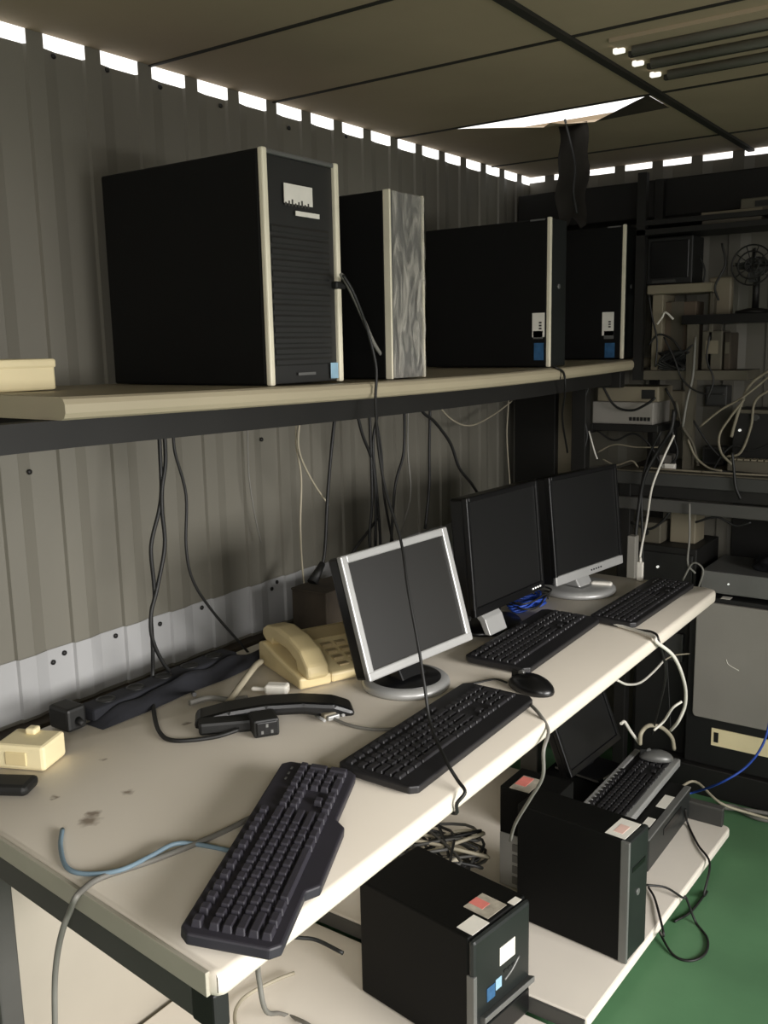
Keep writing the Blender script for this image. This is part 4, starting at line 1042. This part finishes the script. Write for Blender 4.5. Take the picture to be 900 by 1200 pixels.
# more clutter between the shelves
for (px, lb, m_, nm, yy) in (((776, 458, 802, 498), 'beige wall box behind the beige upright', M_beige, 'junction_box', 3.212),
                     ((826, 452, 852, 476), 'grey flat box on the wall above the socket box', M_dgrey, 'junction_box', 3.212)):
    t, e = pthing(nm, lb, 'box', px, yy, .06, m_)
    wpart('cover', MB().box(e[0]+.006, e[1]-.006, yy-.003, yy+.001, e[2]+.006, e[3]-.006, .001), m_, t)
for (p, y, r_, m_, lb) in (
    ([(700, 505), (720, 516), (742, 508), (760, 520), (775, 545)], 2.93, .0034, M_cblk, 'black cord sagging under the bracket shelf'),
    ([(706, 538), (722, 545), (740, 540), (748, 548)], 2.935, .003, M_cback, 'pale cord lying at the far left of the table'),
    ([(792, 470), (800, 500), (812, 520), (818, 546)], 2.94, .0045, M_dbeige, 'dusty thick cord beside the beige upright'),
    ([(780, 455), (792, 480), (788, 505), (794, 530), (786, 548)], 2.95, .004, M_cblk, 'black cord twisting down behind the white one'),
    ([(812, 492), (830, 520), (850, 540), (875, 548)], 2.96, .0032, M_cblk, 'thin black cord swagged before the socket box'),
    ([(905, 455), (885, 470), (880, 500), (868, 530), (852, 535)], 2.945, .004, M_cback, 'pale cable hooked over the dark device'),
    ([(905, 520), (880, 528), (860, 522), (845, 535), (835, 552)], 2.955, .0035, M_cblk, 'black cable snaking before the beige keypad'),
    ([(832, 392), (828, 420), (836, 445), (828, 470)], 2.90, .003, M_cblk, 'thin black cord hanging before the beige binder'),
    ([(760, 404), (772, 392), (788, 398), (800, 412), (812, 404)], 2.925, .0034, M_cblk, 'black cord hump above the cord heap'),
    ([(820, 300), (826, 318), (822, 340)], 2.97, .003, M_cblk, 'short black cord dangling by the folded sheet'),
    ([(815, 612), (840, 606), (862, 616), (880, 612)], 2.90, .0035, M_cblk, 'black cord strung under the table rail at right'),
    ([(690, 452), (683, 480), (688, 510), (682, 535)], 2.885, .004, M_cblk, 'black cord hanging along the shelf post')):
    cable('rack_cable', lb, [Y(a, c, y) for a, c in p], r_, m_, G2)
# lying along the table
cable('table_cable', 'pale cable lying along the front of the table top', [(-1.05, 2.92, tz+.005), (-.95, 2.905, tz+.005), (-.80, 2.90, tz+.005), (-.68, 2.905, tz+.005), (-.5, 2.93, tz+.005)], .0034, M_cback, G2)
cable('table_cable', 'dark cable curving over the table top on the right', [(-.85, 2.90, tz+.005), (-.78, 2.93, tz+.006), (-.68, 2.915, tz+.005), (-.55, 2.90, tz+.005)], .004, M_cblk, G2)
# floor cables, right
cable('network_cable', 'blue network cord sagging to the floor at right edge', [Y(905, 830, 2.70), Y(895, 870, 2.68), Y(875, 898, 2.66), Y(845, 917, 2.63), Z(815, 928, .085), Z(800, 931, .076)], .0034, M_cblu)
cable('hose', 'thick grey hose along the floor, nearer of the pair', [Z(843, 946, .012), Z(860, 946, .012), Vector((-.60, 2.78, .012)), Vector((-.52, 2.80, .012)), Vector((-.40, 2.81, .012))], .009, M_cgry)
cable('hose', 'thick grey hose along the floor, farther of the pair', [Vector((-.71, 2.79, .010)), Vector((-.64, 2.815, .010)), Vector((-.55, 2.83, .010)), Vector((-.40, 2.835, .010))], .007, M_cgry)
cable('white_cable', 'pale cord arching over the floor by the low shelf end', [Z(795, 924, .076), Z(815, 916, .085), Vector((-.70, 2.72, .06)), Vector((-.62, 2.76, .03)), Vector((-.5, 2.775, .02))], .0042, M_cdim)
cable('power_cable', 'thin dark cord looped over the low shelf edge to the floor', [Z(757, 1037, LZ+.03), Z(780, 1040, LZ+.02), Z(800, 1052, LZ+.006), Vector((-.625, Z(812, 1056, LZ).y, LZ+.003)), Z(815, 1080, .006), Z(829, 1100, .004), Z(826, 1118, .004), Z(808, 1126, .004), Z(788, 1118, .004), Z(772, 1090, .02), Vector((-.622, Z(765, 1086, LZ).y-.02, LZ+.003)), Z(768, 1055, LZ+.006), Z(760, 1040, LZ+.006)], .003, M_cblk)
cable('power_cable', 'dark cord hanging from the flat desktop computer over the board', [Z(803, 948, LZ+.06), Z(806, 965, LZ+.006), Z(818, 990, LZ+.005), Vector((-.622, Z(830, 1012, LZ).y, LZ+.002)), Vector((-.615, Z(832, 1030, LZ).y, .02)), Z(828, 1045, .004), Z(810, 1068, .004), Z(790, 1080, .004)], .003, M_cblk)
# tangle between the towers
for k, (m_, lb) in enumerate(((M_cblk, 'heap of black cords behind the front tower'), (M_apron, 'heap of dark grey cords behind the front tower'), (M_cdim, 'pale cord strewn among the heap behind the front tower'))):
    rnd = random.Random(20+k); pts = []
    c0 = Vector((-1.20, 1.86, LZ))
    for i in range(46 if k < 2 else 22):
        a = i*.9+k*2
        pts.append((c0.x+0.12*math.sin(a*1.13)+rnd.uniform(-.03, .03), c0.y+.09*math.cos(a)+rnd.uniform(-.03, .03), LZ+.012+.10*abs(math.sin(a*.37+k))+rnd.uniform(0, .03)))
    single('cable_heap', MB().tube(pts, .0042 if k < 2 else .005, 6, res=4), m_, lb, 'cable')
t = thing('power_adapter', 'dark brick adapter between the front tower and the slim tower', 'adapter', (-1.02, 1.71, LZ), (0, 0, R(10)))
part('body', MB().box(-.075, .075, -.035, .035, .001, .10, .008), mat('brown_black', (44, 40, 36), .6), t)
part('cord_boot', MB().cyl((-.07, 0, .06), (-.095, 0, .06), .008, .005, n=12), M_cblk, t)
# cords on the near low board
cable('power_cable', 'black cord running into the back of the front tower', [Z(335, 1098, .30), Z(352, 1099, .295), Z(372, 1102, .29), Z(402, 1117, .28)], .004, M_cblk)
cable('grey_cable', 'grey cord drooping below the near desk corner', [Vector((-.78, .80, .70)), X(302, 1128, -.95), X(304, 1150, -.98), X(312, 1185, -1.0), Z(330, 1188, .05), Z(360, 1200, .05), Z(390, 1225, .05)], .0045, M_cgry)
cable('grey_cable', 'grey cord loop on the low board under the desk corner', [Z(290, 1230, .05), Z(275, 1195, .05), Z(285, 1170, .05), Z(320, 1150, .05), Z(345, 1140, .05)], .004, M_cdim)

# ------------------------------------------------------------------ light
w = bpy.data.worlds.new('sky'); SC.world = w; w.use_nodes = True
bg = w.node_tree.nodes['Background']; bg.inputs['Color'].default_value = (1.0, .98, .94, 1); bg.inputs['Strength'].default_value = 1.6
def area(name, loc, aim, sx, sy, energy, col, spread=180):
    l = bpy.data.lights.new(name, 'AREA'); l.shape = 'RECTANGLE'; l.size = sx; l.size_y = sy; l.energy = energy; l.color = col; l.spread = R(spread)
    o = bpy.data.objects.new(name, l); COL.objects.link(o); o.location = loc
    d = Vector(aim)-Vector(loc); o.rotation_euler = d.to_track_quat('-Z', 'Y').to_euler(); return o
area('doorway_daylight', (2.8, .9, 1.55), (-1.0, 1.35, .35), 2.4, 1.0, 64, (1.0, .975, .945), 90)
area('rear_fill', (.75, -1.1, 1.65), (-1.2, 1.2, .60), 1.3, .9, 19, (1.0, .975, .945), 110)  # added soft fill behind the camera, no window is built there
SC.view_settings.view_transform = 'Standard'
SC.view_settings.look = 'None'
SC.view_settings.exposure = 0.0
SC.cycles.use_denoising = True
SC.cycles.max_bounces = 8
SC.cycles.caustics_reflective = False; SC.cycles.caustics_refractive = False
